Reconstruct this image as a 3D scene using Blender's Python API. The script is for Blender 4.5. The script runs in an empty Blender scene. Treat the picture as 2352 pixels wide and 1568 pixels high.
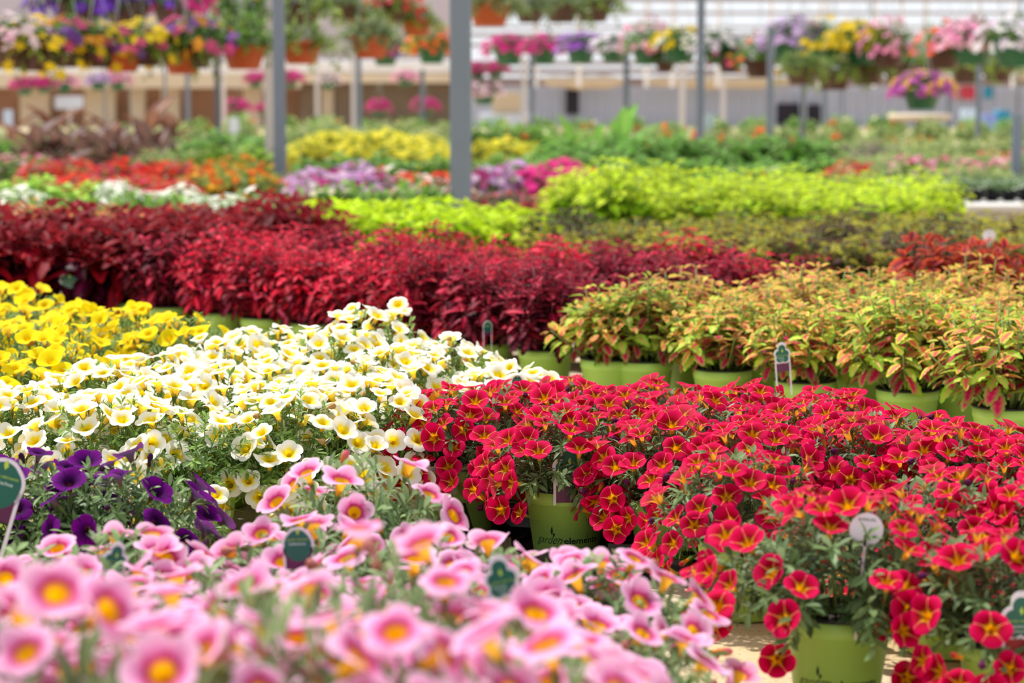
import bpy, math, random
import numpy as np
from mathutils import Vector, Matrix

scene = bpy.context.scene
C = scene.collection
rnd = random.Random(7)
PI = math.pi
TINTS = []

# ---------------------------------------------------------------- camera
F = 5273.0
HC = 0.87
PITCH = math.atan(614.0 / F)
cam_d = bpy.data.cameras.new('camera')
cam_d.sensor_fit = 'HORIZONTAL'
cam_d.sensor_width = 22.3
cam_d.lens = 22.3 * F / 2352.0
cam_d.clip_end = 300
cam_d.dof.use_dof = True
cam_d.dof.focus_distance = 4.15
cam_d.dof.aperture_fstop = 2.8
cam = bpy.data.objects.new('camera', cam_d)
C.objects.link(cam)
cam.location = (0, 0, HC)
cam.rotation_euler = (PI / 2 - PITCH, 0, 0)
scene.camera = cam

# ---------------------------------------------------------------- world, sun, exposure
w = bpy.data.worlds.new('world')
scene.world = w
w.use_nodes = True
bg = w.node_tree.nodes['Background']
bg.inputs[0].default_value = (0.93, 0.96, 1.0, 1)
bg.inputs[1].default_value = 1.05
sun_d = bpy.data.lights.new('sun', 'SUN')
sun_d.energy = 5.8
sun_d.angle = math.radians(1.5)
sun_d.color = (1.0, 0.965, 0.90)
sun = bpy.data.objects.new('sun', sun_d)
C.objects.link(sun)
sun.location = (-4, 4, 8)
sun.rotation_euler = Vector((-0.34, 0.36, 0.87)).to_track_quat('Z', 'Y').to_euler()
scene.view_settings.view_transform = 'Standard'
scene.view_settings.look = 'None'
scene.view_settings.exposure = 0.0
scene.view_settings.gamma = 1.0
scene.view_settings.use_curve_mapping = False
scene.cycles.max_bounces = 7
scene.cycles.diffuse_bounces = 4
scene.cycles.transmission_bounces = 4
scene.cycles.glossy_bounces = 2
scene.cycles.caustics_reflective = False
scene.cycles.caustics_refractive = False


# ---------------------------------------------------------------- helpers: pixels to points in the place
def ray(px, py):
    x = (px - 1176.0) / F
    y = (784.0 - py) / F
    d = Vector((x, math.cos(PITCH) + y * math.sin(PITCH), y * math.cos(PITCH) - math.sin(PITCH)))
    return d


def ground(px, py, h=0.0):
    d = ray(px, py)
    t = (h - HC) / d.z
    return Vector((d.x * t, d.y * t, h))


def depth(px, py, Y):
    d = ray(px, py)
    t = Y / d.y
    return Vector((d.x * t, Y, HC + d.z * t))


def project(p):
    v = Vector(p) - Vector((0, 0, HC))
    zc = v.y * math.cos(PITCH) - v.z * math.sin(PITCH)
    yc = v.y * math.sin(PITCH) + v.z * math.cos(PITCH)
    return 1176 + F * v.x / zc, 784 - F * yc / zc, zc


def s2l(c):
    return tuple(((x / 255.0) / 12.92 if x / 255.0 <= 0.04045 else ((x / 255.0 + 0.055) / 1.055) ** 2.4) for x in c)


def mixc(a, b, t):
    return tuple(a[i] * (1 - t) + b[i] * t for i in range(3))


# ---------------------------------------------------------------- materials
def new_mat(name):
    m = bpy.data.materials.new(name)
    m.use_nodes = True
    nt = m.node_tree
    for n in list(nt.nodes):
        nt.nodes.remove(n)
    out = nt.nodes.new('ShaderNodeOutputMaterial')
    return m, nt, out


def plain(name, rgb, rough=0.6, metal=0.0, noise=0.0, nscale=30.0, spec=0.5):
    m, nt, out = new_mat(name)
    b = nt.nodes.new('ShaderNodeBsdfPrincipled')
    b.inputs['Roughness'].default_value = rough
    b.inputs['Metallic'].default_value = metal
    b.inputs['Specular IOR Level'].default_value = spec
    col = s2l(rgb)
    b.inputs['Base Color'].default_value = (*col, 1)
    if noise:
        tc = nt.nodes.new('ShaderNodeTexCoord')
        nz = nt.nodes.new('ShaderNodeTexNoise')
        nz.inputs['Scale'].default_value = nscale
        nz.inputs['Detail'].default_value = 4
        mx = nt.nodes.new('ShaderNodeMix')
        mx.data_type = 'RGBA'
        mx.inputs[6].default_value = (*[c * (1 - noise) for c in col], 1)
        mx.inputs[7].default_value = (*[min(1, c * (1 + noise)) for c in col], 1)
        nt.links.new(tc.outputs['Object'], nz.inputs['Vector'])
        nt.links.new(nz.outputs['Fac'], mx.inputs[0])
        nt.links.new(mx.outputs[2], b.inputs['Base Color'])
    nt.links.new(b.outputs[0], out.inputs[0])
    return m


def vc_mat(name, trans, rough, spec, back, var):
    """vertex coloured thin tissue: reflects and lets light through; the underside has its own paler colour"""
    m, nt, out = new_mat(name)
    at = nt.nodes.new('ShaderNodeAttribute')
    at.attribute_name = 'Col'
    oi = nt.nodes.new('ShaderNodeObjectInfo')
    hsv = nt.nodes.new('ShaderNodeHueSaturation')
    mr = nt.nodes.new('ShaderNodeMapRange')
    mr.inputs[3].default_value = 1 - var
    mr.inputs[4].default_value = 1 + var * 0.6
    nt.links.new(oi.outputs['Random'], mr.inputs[0])
    nt.links.new(mr.outputs[0], hsv.inputs['Value'])
    nt.links.new(at.outputs['Color'], hsv.inputs['Color'])
    geo = nt.nodes.new('ShaderNodeNewGeometry')
    mx = nt.nodes.new('ShaderNodeMix')
    mx.data_type = 'RGBA'
    mf = nt.nodes.new('ShaderNodeMath')
    mf.operation = 'MULTIPLY'
    mf.inputs[1].default_value = back
    nt.links.new(geo.outputs['Backfacing'], mf.inputs[0])
    nt.links.new(mf.outputs[0], mx.inputs[0])
    nt.links.new(hsv.outputs[0], mx.inputs[6])
    mx.inputs[7].default_value = (0.9, 0.85, 0.75, 1)
    b = nt.nodes.new('ShaderNodeBsdfPrincipled')
    b.inputs['Roughness'].default_value = rough
    b.inputs['Specular IOR Level'].default_value = spec
    nt.links.new(mx.outputs[2], b.inputs['Base Color'])
    tr = nt.nodes.new('ShaderNodeBsdfTranslucent')
    nt.links.new(mx.outputs[2], tr.inputs['Color'])
    ms = nt.nodes.new('ShaderNodeMixShader')
    ms.inputs[0].default_value = trans
    nt.links.new(b.outputs[0], ms.inputs[1])
    nt.links.new(tr.outputs[0], ms.inputs[2])
    nt.links.new(ms.outputs[0], out.inputs[0])
    return m


M_LEAF = vc_mat('leaf_tissue', 0.38, 0.48, 0.28, 0.10, 0.12)
M_CLEAF = vc_mat('coleus_leaf_tissue', 0.40, 0.6, 0.16, 0.02, 0.16)
M_PETAL = vc_mat('petal_tissue', 0.42, 0.7, 0.08, 0.05, 0.12)
M_STEM = plain('green_stem', (120, 145, 70), 0.6)
M_POT = plain('lime_green_plastic', (168, 212, 100), 0.38, noise=0.05, nscale=6)
M_LINER = plain('black_plastic', (22, 22, 26), 0.4)
M_TRAY = plain('black_tray_plastic', (14, 14, 17), 0.35)
M_SOIL = plain('potting_soil', (46, 34, 28), 0.95, noise=0.5, nscale=160)
M_INK = plain('dark_green_print', (16, 44, 30), 0.5)
M_TAGW = plain('white_tag_plastic', (226, 218, 232), 0.4)
M_TAGG = plain('green_tag_print', (10, 92, 80), 0.4)
M_TAGL = plain('lime_tag_print', (170, 205, 80), 0.4)
M_TAGT = plain('pale_tag_print', (210, 230, 225), 0.4)
M_TAGP = plain('purple_photo_print', (88, 24, 74), 0.4, noise=0.5, nscale=60)
M_TAGR = plain('red_photo_print', (140, 20, 34), 0.4, noise=0.5, nscale=60)
M_WITHER = plain('withered_petal', (120, 70, 110), 0.7, noise=0.3, nscale=200)
M_GALV = plain('galvanised_steel', (116, 126, 142), 0.5, metal=0.0, noise=0.08, nscale=8)
M_PALEP = plain('pale_painted_pipe', (214, 206, 208), 0.6)
M_BROWNPOT = plain('dark_brown_plastic', (74, 44, 40), 0.45)
M_TERRA = plain('terracotta_plastic', (186, 82, 44), 0.55)
M_GREENPOT = plain('dark_green_plastic', (30, 98, 66), 0.4)
M_WIRE = plain('hanger_plastic', (176, 184, 186), 0.4)


def concrete():
    m, nt, out = new_mat('concrete_floor')
    b = nt.nodes.new('ShaderNodeBsdfPrincipled')
    b.inputs['Roughness'].default_value = 0.8
    tc = nt.nodes.new('ShaderNodeTexCoord')
    n1 = nt.nodes.new('ShaderNodeTexNoise')
    n1.inputs['Scale'].default_value = 2.2
    n1.inputs['Detail'].default_value = 5
    n2 = nt.nodes.new('ShaderNodeTexNoise')
    n2.inputs['Scale'].default_value = 130
    n2.inputs['Detail'].default_value = 2
    r1 = nt.nodes.new('ShaderNodeValToRGB')
    r1.color_ramp.elements[0].position = 0.35
    r1.color_ramp.elements[0].color = (*s2l((176, 150, 96)), 1)
    r1.color_ramp.elements[1].position = 0.6
    r1.color_ramp.elements[1].color = (*s2l((202, 184, 160)), 1)
    r2 = nt.nodes.new('ShaderNodeValToRGB')
    r2.color_ramp.elements[0].position = 0.30
    r2.color_ramp.elements[0].color = (0.25, 0.22, 0.2, 1)
    r2.color_ramp.elements[1].position = 0.40
    r2.color_ramp.elements[1].color = (1, 1, 1, 1)
    mx = nt.nodes.new('ShaderNodeMix')
    mx.data_type = 'RGBA'
    mx.blend_type = 'MULTIPLY'
    mx.inputs[0].default_value = 0.8
    for n in (n1, n2):
        nt.links.new(tc.outputs['Object'], n.inputs['Vector'])
    nt.links.new(n1.outputs['Fac'], r1.inputs[0])
    nt.links.new(n2.outputs['Fac'], r2.inputs[0])
    nt.links.new(r1.outputs[0], mx.inputs[6])
    nt.links.new(r2.outputs[0], mx.inputs[7])
    nt.links.new(mx.outputs[2], b.inputs['Base Color'])
    bp = nt.nodes.new('ShaderNodeBump')
    bp.inputs['Strength'].default_value = 0.3
    bp.inputs['Distance'].default_value = 0.002
    nt.links.new(n2.outputs['Fac'], bp.inputs['Height'])
    nt.links.new(bp.outputs[0], b.inputs['Normal'])
    nt.links.new(b.outputs[0], out.inputs[0])
    return m


M_FLOOR = concrete()


# ---------------------------------------------------------------- mesh accumulator
class Acc:
    def __init__(s):
        s.v, s.c, s.loops, s.tot, s.mi, s.n = [], [], [], [], [], 0

    def add(s, V, faces, col=(1, 1, 1), mi=0):
        """one shape; col is one colour or one per vertex"""
        V = np.asarray(V, dtype=np.float32).reshape(-1, 3)
        s.v.append(V)
        c = np.asarray(col, dtype=np.float32)
        if c.ndim == 1:
            c = np.tile(c, (len(V), 1))
        s.c.append(c)
        for f in faces:
            s.loops.append(np.asarray(f, dtype=np.int32) + s.n)
        s.tot.append(np.array([len(f) for f in faces], dtype=np.int32))
        s.mi.append(np.full(len(faces), mi, dtype=np.int32))
        s.n += len(V)

    def many(s, tmpl, R, T, cols=None, mi=0):
        """tmpl = (V, faces, C); R (k,3,3); T (k,3); cols (k,3) multiplies the template colour"""
        V, faces, Ct = tmpl
        R = np.asarray(R, dtype=np.float32)
        T = np.asarray(T, dtype=np.float32)
        k, n = len(T), len(V)
        if k == 0:
            return
        W = np.einsum('kij,nj->kni', R, V) + T[:, None, :]
        s.v.append(W.reshape(-1, 3).astype(np.float32))
        CC = np.tile(Ct[None], (k, 1, 1))
        if cols is not None:
            CC = CC * np.asarray(cols)[:, None, :]
        s.c.append(CC.reshape(-1, 3).astype(np.float32))
        flat = np.concatenate([np.asarray(f) for f in faces])
        tot = np.array([len(f) for f in faces])
        off = (np.arange(k) * n + s.n)[:, None]
        s.loops.append((flat[None] + off).reshape(-1).astype(np.int32))
        s.tot.append(np.tile(tot, k).astype(np.int32))
        s.mi.append(np.full(len(faces) * k, mi, dtype=np.int32))
        s.n += k * n

    def mesh(s, name, mats, smooth=True):
        me = bpy.data.meshes.new(name)
        V = np.concatenate(s.v)
        L = np.concatenate(s.loops)
        T = np.concatenate(s.tot)
        me.vertices.add(len(V))
        me.vertices.foreach_set('co', V.ravel())
        me.loops.add(len(L))
        me.loops.foreach_set('vertex_index', L)
        me.polygons.add(len(T))
        st = np.concatenate([[0], np.cumsum(T)[:-1]]).astype(np.int32)
        me.polygons.foreach_set('loop_start', st)
        me.polygons.foreach_set('loop_total', T)
        me.polygons.foreach_set('material_index', np.concatenate(s.mi))
        me.polygons.foreach_set('use_smooth', np.full(len(T), smooth))
        at = me.color_attributes.new('Col', 'FLOAT_COLOR', 'POINT')
        Cc = np.concatenate([np.concatenate(s.c), np.ones((len(V), 1), dtype=np.float32)], axis=1)
        at.data.foreach_set('color', Cc.astype(np.float32).ravel())
        for m in (mats if isinstance(mats, (list, tuple)) else [mats]):
            me.materials.append(m)
        me.update(calc_edges=True)
        return me

    def build(s, name, mats, parent=None, smooth=True):
        return put(name, s.mesh(name, mats, smooth), parent)

    # shapes
    def box(s, lo, hi, col=(1, 1, 1), mi=0):
        x0, y0, z0 = lo
        x1, y1, z1 = hi
        V = [(x0, y0, z0), (x1, y0, z0), (x1, y1, z0), (x0, y1, z0), (x0, y0, z1), (x1, y0, z1), (x1, y1, z1), (x0, y1, z1)]
        s.add(V, [(0, 3, 2, 1), (4, 5, 6, 7), (0, 1, 5, 4), (1, 2, 6, 5), (2, 3, 7, 6), (3, 0, 4, 7)], col, mi)

    def lathe(s, prof, n=32, mi=0, col=(1, 1, 1), cap0=False, cap1=False, center=(0, 0)):
        V, faces = [], []
        for (r, z) in prof:
            for i in range(n):
                a = 2 * PI * i / n
                V.append((center[0] + r * math.cos(a), center[1] + r * math.sin(a), z))
        for j in range(len(prof) - 1):
            for i in range(n):
                k = (i + 1) % n
                faces.append((j * n + i, j * n + k, (j + 1) * n + k, (j + 1) * n + i))
        if cap0:
            faces.append(tuple(range(n))[::-1])
        if cap1:
            faces.append(tuple((len(prof) - 1) * n + i for i in range(n)))
        s.add(V, faces, col, mi)

    def tube(s, pts, r0, r1=None, n=5, mi=0, col=(1, 1, 1)):
        r1 = r0 if r1 is None else r1
        V, faces = [], []
        P = [Vector(p) for p in pts]
        for i, p in enumerate(P):
            d = (P[min(i + 1, len(P) - 1)] - P[max(i - 1, 0)]).normalized()
            a = d.cross(Vector((0.3, 0.9, 0.2))).normalized()
            b = d.cross(a)
            r = r0 + (r1 - r0) * i / (len(P) - 1)
            for k in range(n):
                t = 2 * PI * k / n
                V.append(p + a * (r * math.cos(t)) + b * (r * math.sin(t)))
        for i in range(len(P) - 1):
            for k in range(n):
                q = (k + 1) % n
                faces.append((i * n + k, i * n + q, (i + 1) * n + q, (i + 1) * n + k))
        faces.append(tuple(range(n))[::-1])
        faces.append(tuple((len(P) - 1) * n + k for k in range(n)))
        s.add([tuple(v) for v in V], faces, col, mi)


def put(name, me, parent=None):
    o = bpy.data.objects.new(name, me)
    C.objects.link(o)
    if parent is not None:
        o.parent = parent
    return o


def thing(name, label, cat, loc=(0, 0, 0), rz=0.0, group=None):
    o = bpy.data.objects.new(name, None)
    o.empty_display_size = 0.05
    C.objects.link(o)
    o.location = loc
    o.rotation_euler = (0, 0, rz)
    o['label'] = label
    o['category'] = cat
    if group:
        o['group'] = group
    return o


def tag(o, label, cat, group=None):
    o['label'] = label
    o['category'] = cat
    if group:
        o['group'] = group
    return o


def struct(o):
    o['kind'] = 'structure'
    return o


# ---------------------------------------------------------------- leaf templates (unit length along +Y, up +Z)
def leaf_tmpl(width=0.3, rows=4, fold=0.25, curl=0.18, peak=0.55, c0=(1, 1, 1), c1=(1, 1, 1)):
    ts = np.linspace(0, 1, rows + 1)
    V, Cc, faces = [], [], []
    for i, t in enumerate(ts):
        ww = width * 0.5 * (math.sin(PI * t ** (math.log(0.5) / math.log(peak))) ** 0.8 if 0 < t < 1 else 0.02)
        z = -curl * t * t
        for sgn in (-1, 0, 1):
            V.append((sgn * ww, t, z + (abs(sgn) * fold * ww)))
            Cc.append(mixc(c0, c1, t * 0.6 + abs(sgn) * 0.3))
    for i in range(rows):
        for j in (0, 1):
            a = i * 3 + j
            faces.append((a, a + 1, a + 4, a + 3))
    return (np.array(V, dtype=np.float32), faces, np.array(Cc, dtype=np.float32))


def coleus_tmpl(ce, cm, cc, width=0.62, curl=0.35, fold=0.2, tooth=0.16, rows=9, vein=None):
    """toothed ovate leaf: ce margin, cm mid zone, cc centre colours"""
    V, Cc, faces = [], [], []
    us = (-1, -0.72, -0.36, 0, 0.36, 0.72, 1)
    for i in range(rows + 1):
        t = i / rows
        ww = width * 0.5 * (math.sin(PI * t ** 0.78) ** 0.75 if 0 < t < 1 else 0.02)
        te = 1 + (tooth if i % 2 == 0 and 0 < i < rows else -tooth * 0.4)
        z = -curl * t * t
        for u in us:
            a = abs(u)
            x = u * ww * (te if a > 0.9 else 1)
            V.append((x, t + (0.03 if a > 0.9 and i % 2 == 0 else 0), z + a * ww * fold + (0.02 if (i % 2) else -0.01) * a))
            e = max(a, 1.15 * abs(t - 0.42) / 0.58 if t > 0.42 else 0)
            if a > 0.9 or e > 1.0:
                col = ce
            elif a > 0.6 or e > 0.8:
                col = mixc(ce, cm, 0.45)
            elif a > 0.2:
                col = cm if (i % 2 or vein is None) else mixc(cm, vein, 0.5)
            else:
                col = cc
            Cc.append(col)
    n = len(us)
    for i in range(rows):
        for j in range(n - 1):
            a = i * n + j
            faces.append((a, a + 1, a + n + 1, a + n))
    return (np.array(V, dtype=np.float32), faces, np.array(Cc, dtype=np.float32))


def frame(d, up):
    d = d / (np.linalg.norm(d) + 1e-9)
    x = np.cross(d, up)
    nx = np.linalg.norm(x)
    if nx < 1e-4:
        x = np.array([1.0, 0, 0])
    else:
        x = x / nx
    z = np.cross(x, d)
    return np.stack([x, d, z], axis=1)


def nrm(v):
    return v / (np.linalg.norm(v) + 1e-9)


# ---------------------------------------------------------------- calibrachoa style plant (trailing mound)
POT_H = 0.13


def mound(seed, rx=0.155, top=0.135, low=-0.05, nsh=58, per=20, leaf=0.021, tmpl=None, cdark=(.1, .2, .05), clight=(.3, .4, .1),
          zc=POT_H, stem_r=0.0011):
    rg = np.random.default_rng(seed)
    A = Acc()
    R, T, Cn = [], [], []
    tips = []
    cl, cd = np.array(clight), np.array(cdark)
    for i in range(nsh):
        az = i * 2.39996 + rg.normal(0, 0.15)
        u = (i + 0.5) / nsh
        el = math.asin(min(1, 1 - u * 1.12)) if 1 - u * 1.12 > -0.3 else -0.3
        el += rg.normal(0, 0.08)
        k = rg.uniform(0.86, 1.1)
        ex, ez = rx * math.cos(el) * k, (top * math.sin(el) * k if el > 0 else low * math.sin(-el) / math.sin(0.3) * k)
        if el > 0:
            ez = top * math.sin(el) * k + low * 0.3 * math.cos(el)
        end = np.array([ex * math.cos(az), ex * math.sin(az), zc + ez])
        b0 = np.array([0.02 * math.cos(az), 0.02 * math.sin(az), zc - 0.015])
        mid = (b0 + end) / 2 + np.array([0, 0, 0.03 + 0.03 * math.cos(el)])
        P = [((1 - t) ** 2 * b0 + 2 * t * (1 - t) * mid + t * t * end) for t in np.linspace(0, 1, 5)]
        A.tube(P, stem_r * 1.2, stem_r * 0.7, n=3, mi=1)
        tips.append((end, nrm(end - mid)))
        for j in range(per):
            t = 0.35 + 0.65 * (j + rg.uniform(0, 1)) / per
            p = (1 - t) ** 2 * b0 + 2 * t * (1 - t) * mid + t * t * end
            dd = nrm(2 * (1 - t) * (mid - b0) + 2 * t * (end - mid))
            ph = j * 2.4 + rg.uniform(-.5, .5)
            sx = nrm(np.cross(dd, [0.1, 0.2, 1]))
            sy = np.cross(dd, sx)
            out = math.cos(ph) * sx + math.sin(ph) * sy
            spread = 1.1 - 0.5 * t + rg.normal(0, 0.15)
            ld = nrm(dd * (0.75 if t > 0.85 else 0.35) + out * spread)
            L = leaf * rg.uniform(0.75, 1.25) * (0.75 if t > 0.93 else 1)
            up = nrm(np.array([0, 0, 1.0]) + 0.5 * dd + rg.normal(0, 0.3, 3))
            Rm = frame(ld, up)
            R.append(Rm * L)
            T.append(p)
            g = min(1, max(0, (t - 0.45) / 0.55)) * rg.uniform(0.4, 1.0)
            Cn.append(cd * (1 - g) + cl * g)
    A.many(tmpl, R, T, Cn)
    return A, tips


def dome_spots(seed, n, rx, top, low, zc=POT_H, mind=0.036, lift=1.06, upmix=0.5, rand=0.35, size=0.024, minel=-0.35, face=0.0):
    """where the flowers sit on a mound and which way they look"""
    rg = np.random.default_rng(seed)
    out = []
    tries = 0
    while len(out) < n and tries < n * 14:
        tries += 1
        az = rg.uniform(0, 2 * PI)
        s = rg.uniform(math.sin(minel), 1)
        el = math.asin(s)
        k = lift * rg.uniform(0.94, 1.09)
        r = rx * math.cos(el) * k
        z = (top * math.sin(el) + low * 0.3 * math.cos(el)) * k if el > 0 else low * (0.3 + math.sin(-el) / 0.4) * k
        p = np.array([r * math.cos(az), r * math.sin(az), zc + z])
        if any(np.linalg.norm(p - q[0]) < mind for q in out):
            continue
        nn = np.array([math.cos(az) * math.cos(el), math.sin(az) * math.cos(el), max(-.1, math.sin(el))])
        d = nrm(nn + np.array([0, face, upmix]) + rg.normal(0, rand, 3))
        out.append((p, d, size * rg.uniform(0.86, 1.12)))
    return out


# ---------------------------------------------------------------- flower heads
ANG = [0, 1.8, 5, 14, 25, 36, 47, 58, 67, 70.2]
PROF = [(0.09, -0.95), (0.14, -0.62), (0.19, -0.36), (0.27, -0.16), (0.40, -0.04), (0.60, 0.03), (0.80, 0.06), (0.93, 0.05), (1.0, 0.02)]


def flower_mesh(name, colf, seed, notch=0.09, wav=0.05, cup=0.0, tubec=(.9, .6, .05), calyx=(.2, .3, .08), bend=0.12, hole=None):
    rg = np.random.default_rng(seed)
    angs = [math.radians(72 * k + a) for k in range(5) for a in ANG]
    n = len(angs)
    V, Cc, faces = [], [], []
    ph = rg.uniform(0, 2 * PI)
    lob = rg.uniform(0.92, 1.08, 5)
    bd = rg.uniform(-bend, bend)
    lift = rg.normal(0, wav, 5)
    for (r, z) in PROF:
        for a in angs:
            kk = int(a / math.radians(72)) % 5
            loc = a - kk * math.radians(72)
            dn = min(loc, math.radians(72) - loc)
            q = math.sin(PI * loc / math.radians(72))
            g = max(0, (r - 0.35) / 0.65)
            rr = r * (1 + g * ((lob[kk] - 1) * q - notch * (1 - q) ** 2 * 1.4 + 0.02))
            zz = z + g * g * (lift[kk] * q + cup) + g * 0.05 * (q - .5) + bd * (g * math.cos(a - ph)) ** 2
            V.append((rr * math.cos(a), rr * math.sin(a), zz))
            Cc.append(colf(r, dn, q, rg))
    m = len(PROF)
    for j in range(m - 1):
        for i in range(n):
            k = (i + 1) % n
            faces.append((j * n + k, j * n + i, (j + 1) * n + i, (j + 1) * n + k))
    A = Acc()
    A.add(V, faces, Cc)
    # floor of the throat, calyx and stalk
    A.lathe([(0.001, -0.55), (0.12, -0.6)], 8, col=hole if hole else tubec)
    A.lathe([(0.035, -1.45), (0.08, -1.15), (0.14, -0.95), (0.15, -0.8)], 8, col=calyx)
    for k in range(5):
        a = k * 2 * PI / 5 + 0.3
        c, s_ = math.cos(a), math.sin(a)
        A.add([(0.1 * c - 0.05 * s_, 0.1 * s_ + 0.05 * c, -0.95), (0.1 * c + 0.05 * s_, 0.1 * s_ - 0.05 * c, -0.95), (0.36 * c, 0.36 * s_, -0.45)],
              [(0, 1, 2)], calyx)
    A.tube([(0, 0, -1.4), (0.05, 0.02, -1.9), (0.02, -0.02, -2.4)], 0.035, 0.03, 4, col=calyx)
    return A.mesh(name, M_PETAL)


def cf_red(r, dn, q, rg):
    edge, mid, thr = s2l((230, 6, 92)), s2l((188, 0, 42)), s2l((120, 0, 14))
    yel, pale = s2l((252, 190, 20)), s2l((250, 190, 140))
    if r < 0.2:
        return s2l((246, 172, 8))
    wl = 0.06 if r < .45 else 0.02
    if r < 0.30:
        return mixc(thr, yel, 0.75 if dn < 0.3 else 0.12)
    base = mixc(thr, mid, min(1, (r - .3) / .25)) if r < .55 else mixc(mid, edge, min(1, (r - .55) / .4))
    if dn < wl:
        return mixc(yel, pale, min(1, r))
    return base


def cf_white(r, dn, q, rg):
    wh, yel, th = s2l((253, 252, 246)), s2l((255, 226, 24)), s2l((238, 196, 14))
    if r < 0.2:
        return th
    if r < 0.3:
        return yel
    ext = 0.58 - 0.1 * (1 - q)
    k = min(1, max(0, (r - ext + .16) / 0.3))
    return mixc(yel, wh, k)


def cf_yellow(r, dn, q, rg):
    a, b = s2l((255, 230, 16)), s2l((240, 186, 8))
    return mixc(b, a, min(1, max(0, (r - .15) / .3)))


def cf_purple(r, dn, q, rg):
    if r < .2:
        return s2l((190, 150, 30)) if r < .12 else s2l((70, 20, 40))
    return mixc(s2l((40, 0, 56)), s2l((116, 4, 132)), min(1, max(0, (r - .3) / .6))) if dn > .06 else s2l((60, 0, 90))


def cf_pink(r, dn, q, rg):
    if r < 0.28:
        return s2l((250, 190, 10))
    mg = s2l((190, 0, 96))
    out_, ed = s2l((250, 156, 216)), s2l((255, 208, 238))
    if r < .45:
        return mg
    if r < .65:
        return mixc(mg, out_, .35 if dn < .15 else .8)
    return mixc(out_, ed, min(1, (r - .62) / .36))


def bud_mesh(name, col, tip):
    A = Acc()
    A.lathe([(0.03, -1.2), (0.10, -1.0), (0.13, -0.7), (0.10, -0.55)], 7, col=s2l((110, 140, 60)))
    A.lathe([(0.09, -0.65), (0.12, -0.3), (0.2, 0.05), (0.17, 0.25), (0.02, 0.38)], 8, col=[col] * 16 + [mixc(col, tip, .5)] * 8 + [tip] * 16)
    A.tube([(0, 0, -1.15), (0.05, 0, -1.6), (0.02, 0, -2.1)], 0.035, 0.03, 4, col=s2l((110, 140, 60)))
    return A.mesh(name, M_PETAL)


def wilt_mesh(name, col):
    rg = np.random.default_rng(3)
    A = Acc()
    V, faces = [], []
    prof = [(0.06, -0.9), (0.12, -0.5), (0.26, -0.2), (0.3, 0.1), (0.18, 0.3), (0.05, 0.22)]
    n = 14
    for (r, z) in prof:
        for i in range(n):
            a = 2 * PI * i / n
            k = 1 + (0.35 if i % 2 else -0.3) * min(1, r * 3) + rg.normal(0, .08)
            V.append((r * k * math.cos(a), r * k * math.sin(a), z + rg.normal(0, .03)))
    for j in range(len(prof) - 1):
        for i in range(n):
            k = (i + 1) % n
            faces.append((j * n + i, j * n + k, (j + 1) * n + k, (j + 1) * n + i))
    A.add(V, faces, col)
    A.tube([(0, 0, -0.85), (0.05, 0, -1.5)], 0.05, 0.03, 4, col=s2l((110, 130, 60)))
    return A.mesh(name, M_PETAL)


FL = {}
for nm, cf, kw in (('red', cf_red, dict(tubec=s2l((246, 172, 8)), hole=s2l((150, 90, 8)), notch=.10)),
                   ('white', cf_white, dict(tubec=s2l((236, 210, 50)), hole=s2l((214, 160, 10)), notch=.12)),
                   ('yellow', cf_yellow, dict(tubec=s2l((222, 160, 10)), hole=s2l((150, 100, 6)), notch=.07)),
                   ('purple', cf_purple, dict(tubec=s2l((110, 40, 30)), hole=s2l((190, 150, 30)), notch=.09)),
                   ('pink', cf_pink, dict(tubec=s2l((246, 180, 14)), hole=s2l((214, 130, 8)), notch=.15))):
    FL[nm] = [flower_mesh('flower', cf, 10 + i, wav=(0.09 if nm == 'red' else .14), cup=(-0.08, 0.0, 0.10, 0.2, -.03, .05)[i], **kw) for i in range(6)]
BUD = {'red': bud_mesh('bud', s2l((220, 150, 30)), s2l((170, 40, 60))), 'white': bud_mesh('bud', s2l((226, 210, 70)), s2l((240, 226, 110))),
       'yellow': bud_mesh('bud', s2l((226, 190, 30)), s2l((240, 210, 40))), 'purple': bud_mesh('bud', s2l((90, 60, 60)), s2l((60, 20, 80))),
       'pink': bud_mesh('bud', s2l((222, 150, 60)), s2l((226, 120, 150)))}
WILT = {'red': wilt_mesh('wilted_flower', s2l((110, 40, 90))), 'white': wilt_mesh('wilted_flower', s2l((214, 180, 120))),
        'yellow': wilt_mesh('wilted_flower', s2l((190, 130, 40))), 'purple': wilt_mesh('wilted_flower', s2l((80, 40, 80))),
        'pink': wilt_mesh('wilted_flower', s2l((206, 140, 130)))}

# ---------------------------------------------------------------- pots, writing, tags
PR, PB = 0.075, 0.058


def text_data(body, size, shear=0.0, bold=0.0, extrude=0.0):
    cu = bpy.data.curves.new('t', 'FONT')
    cu.body = body
    cu.size = size
    cu.shear = shear
    cu.offset = bold
    cu.extrude = extrude
    cu.align_x = 'LEFT'
    cu.resolution_u = 3
    o = bpy.data.objects.new('t', cu)
    C.objects.link(o)
    dg = bpy.context.evaluated_depsgraph_get()
    me = o.evaluated_get(dg).to_mesh()
    V = np.array([v.co[:] for v in me.vertices])
    faces = [tuple(p.vertices) for p in me.polygons]
    o.evaluated_get(dg).to_mesh_clear()
    bpy.data.objects.remove(o)
    bpy.data.curves.remove(cu)
    return V, faces


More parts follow.
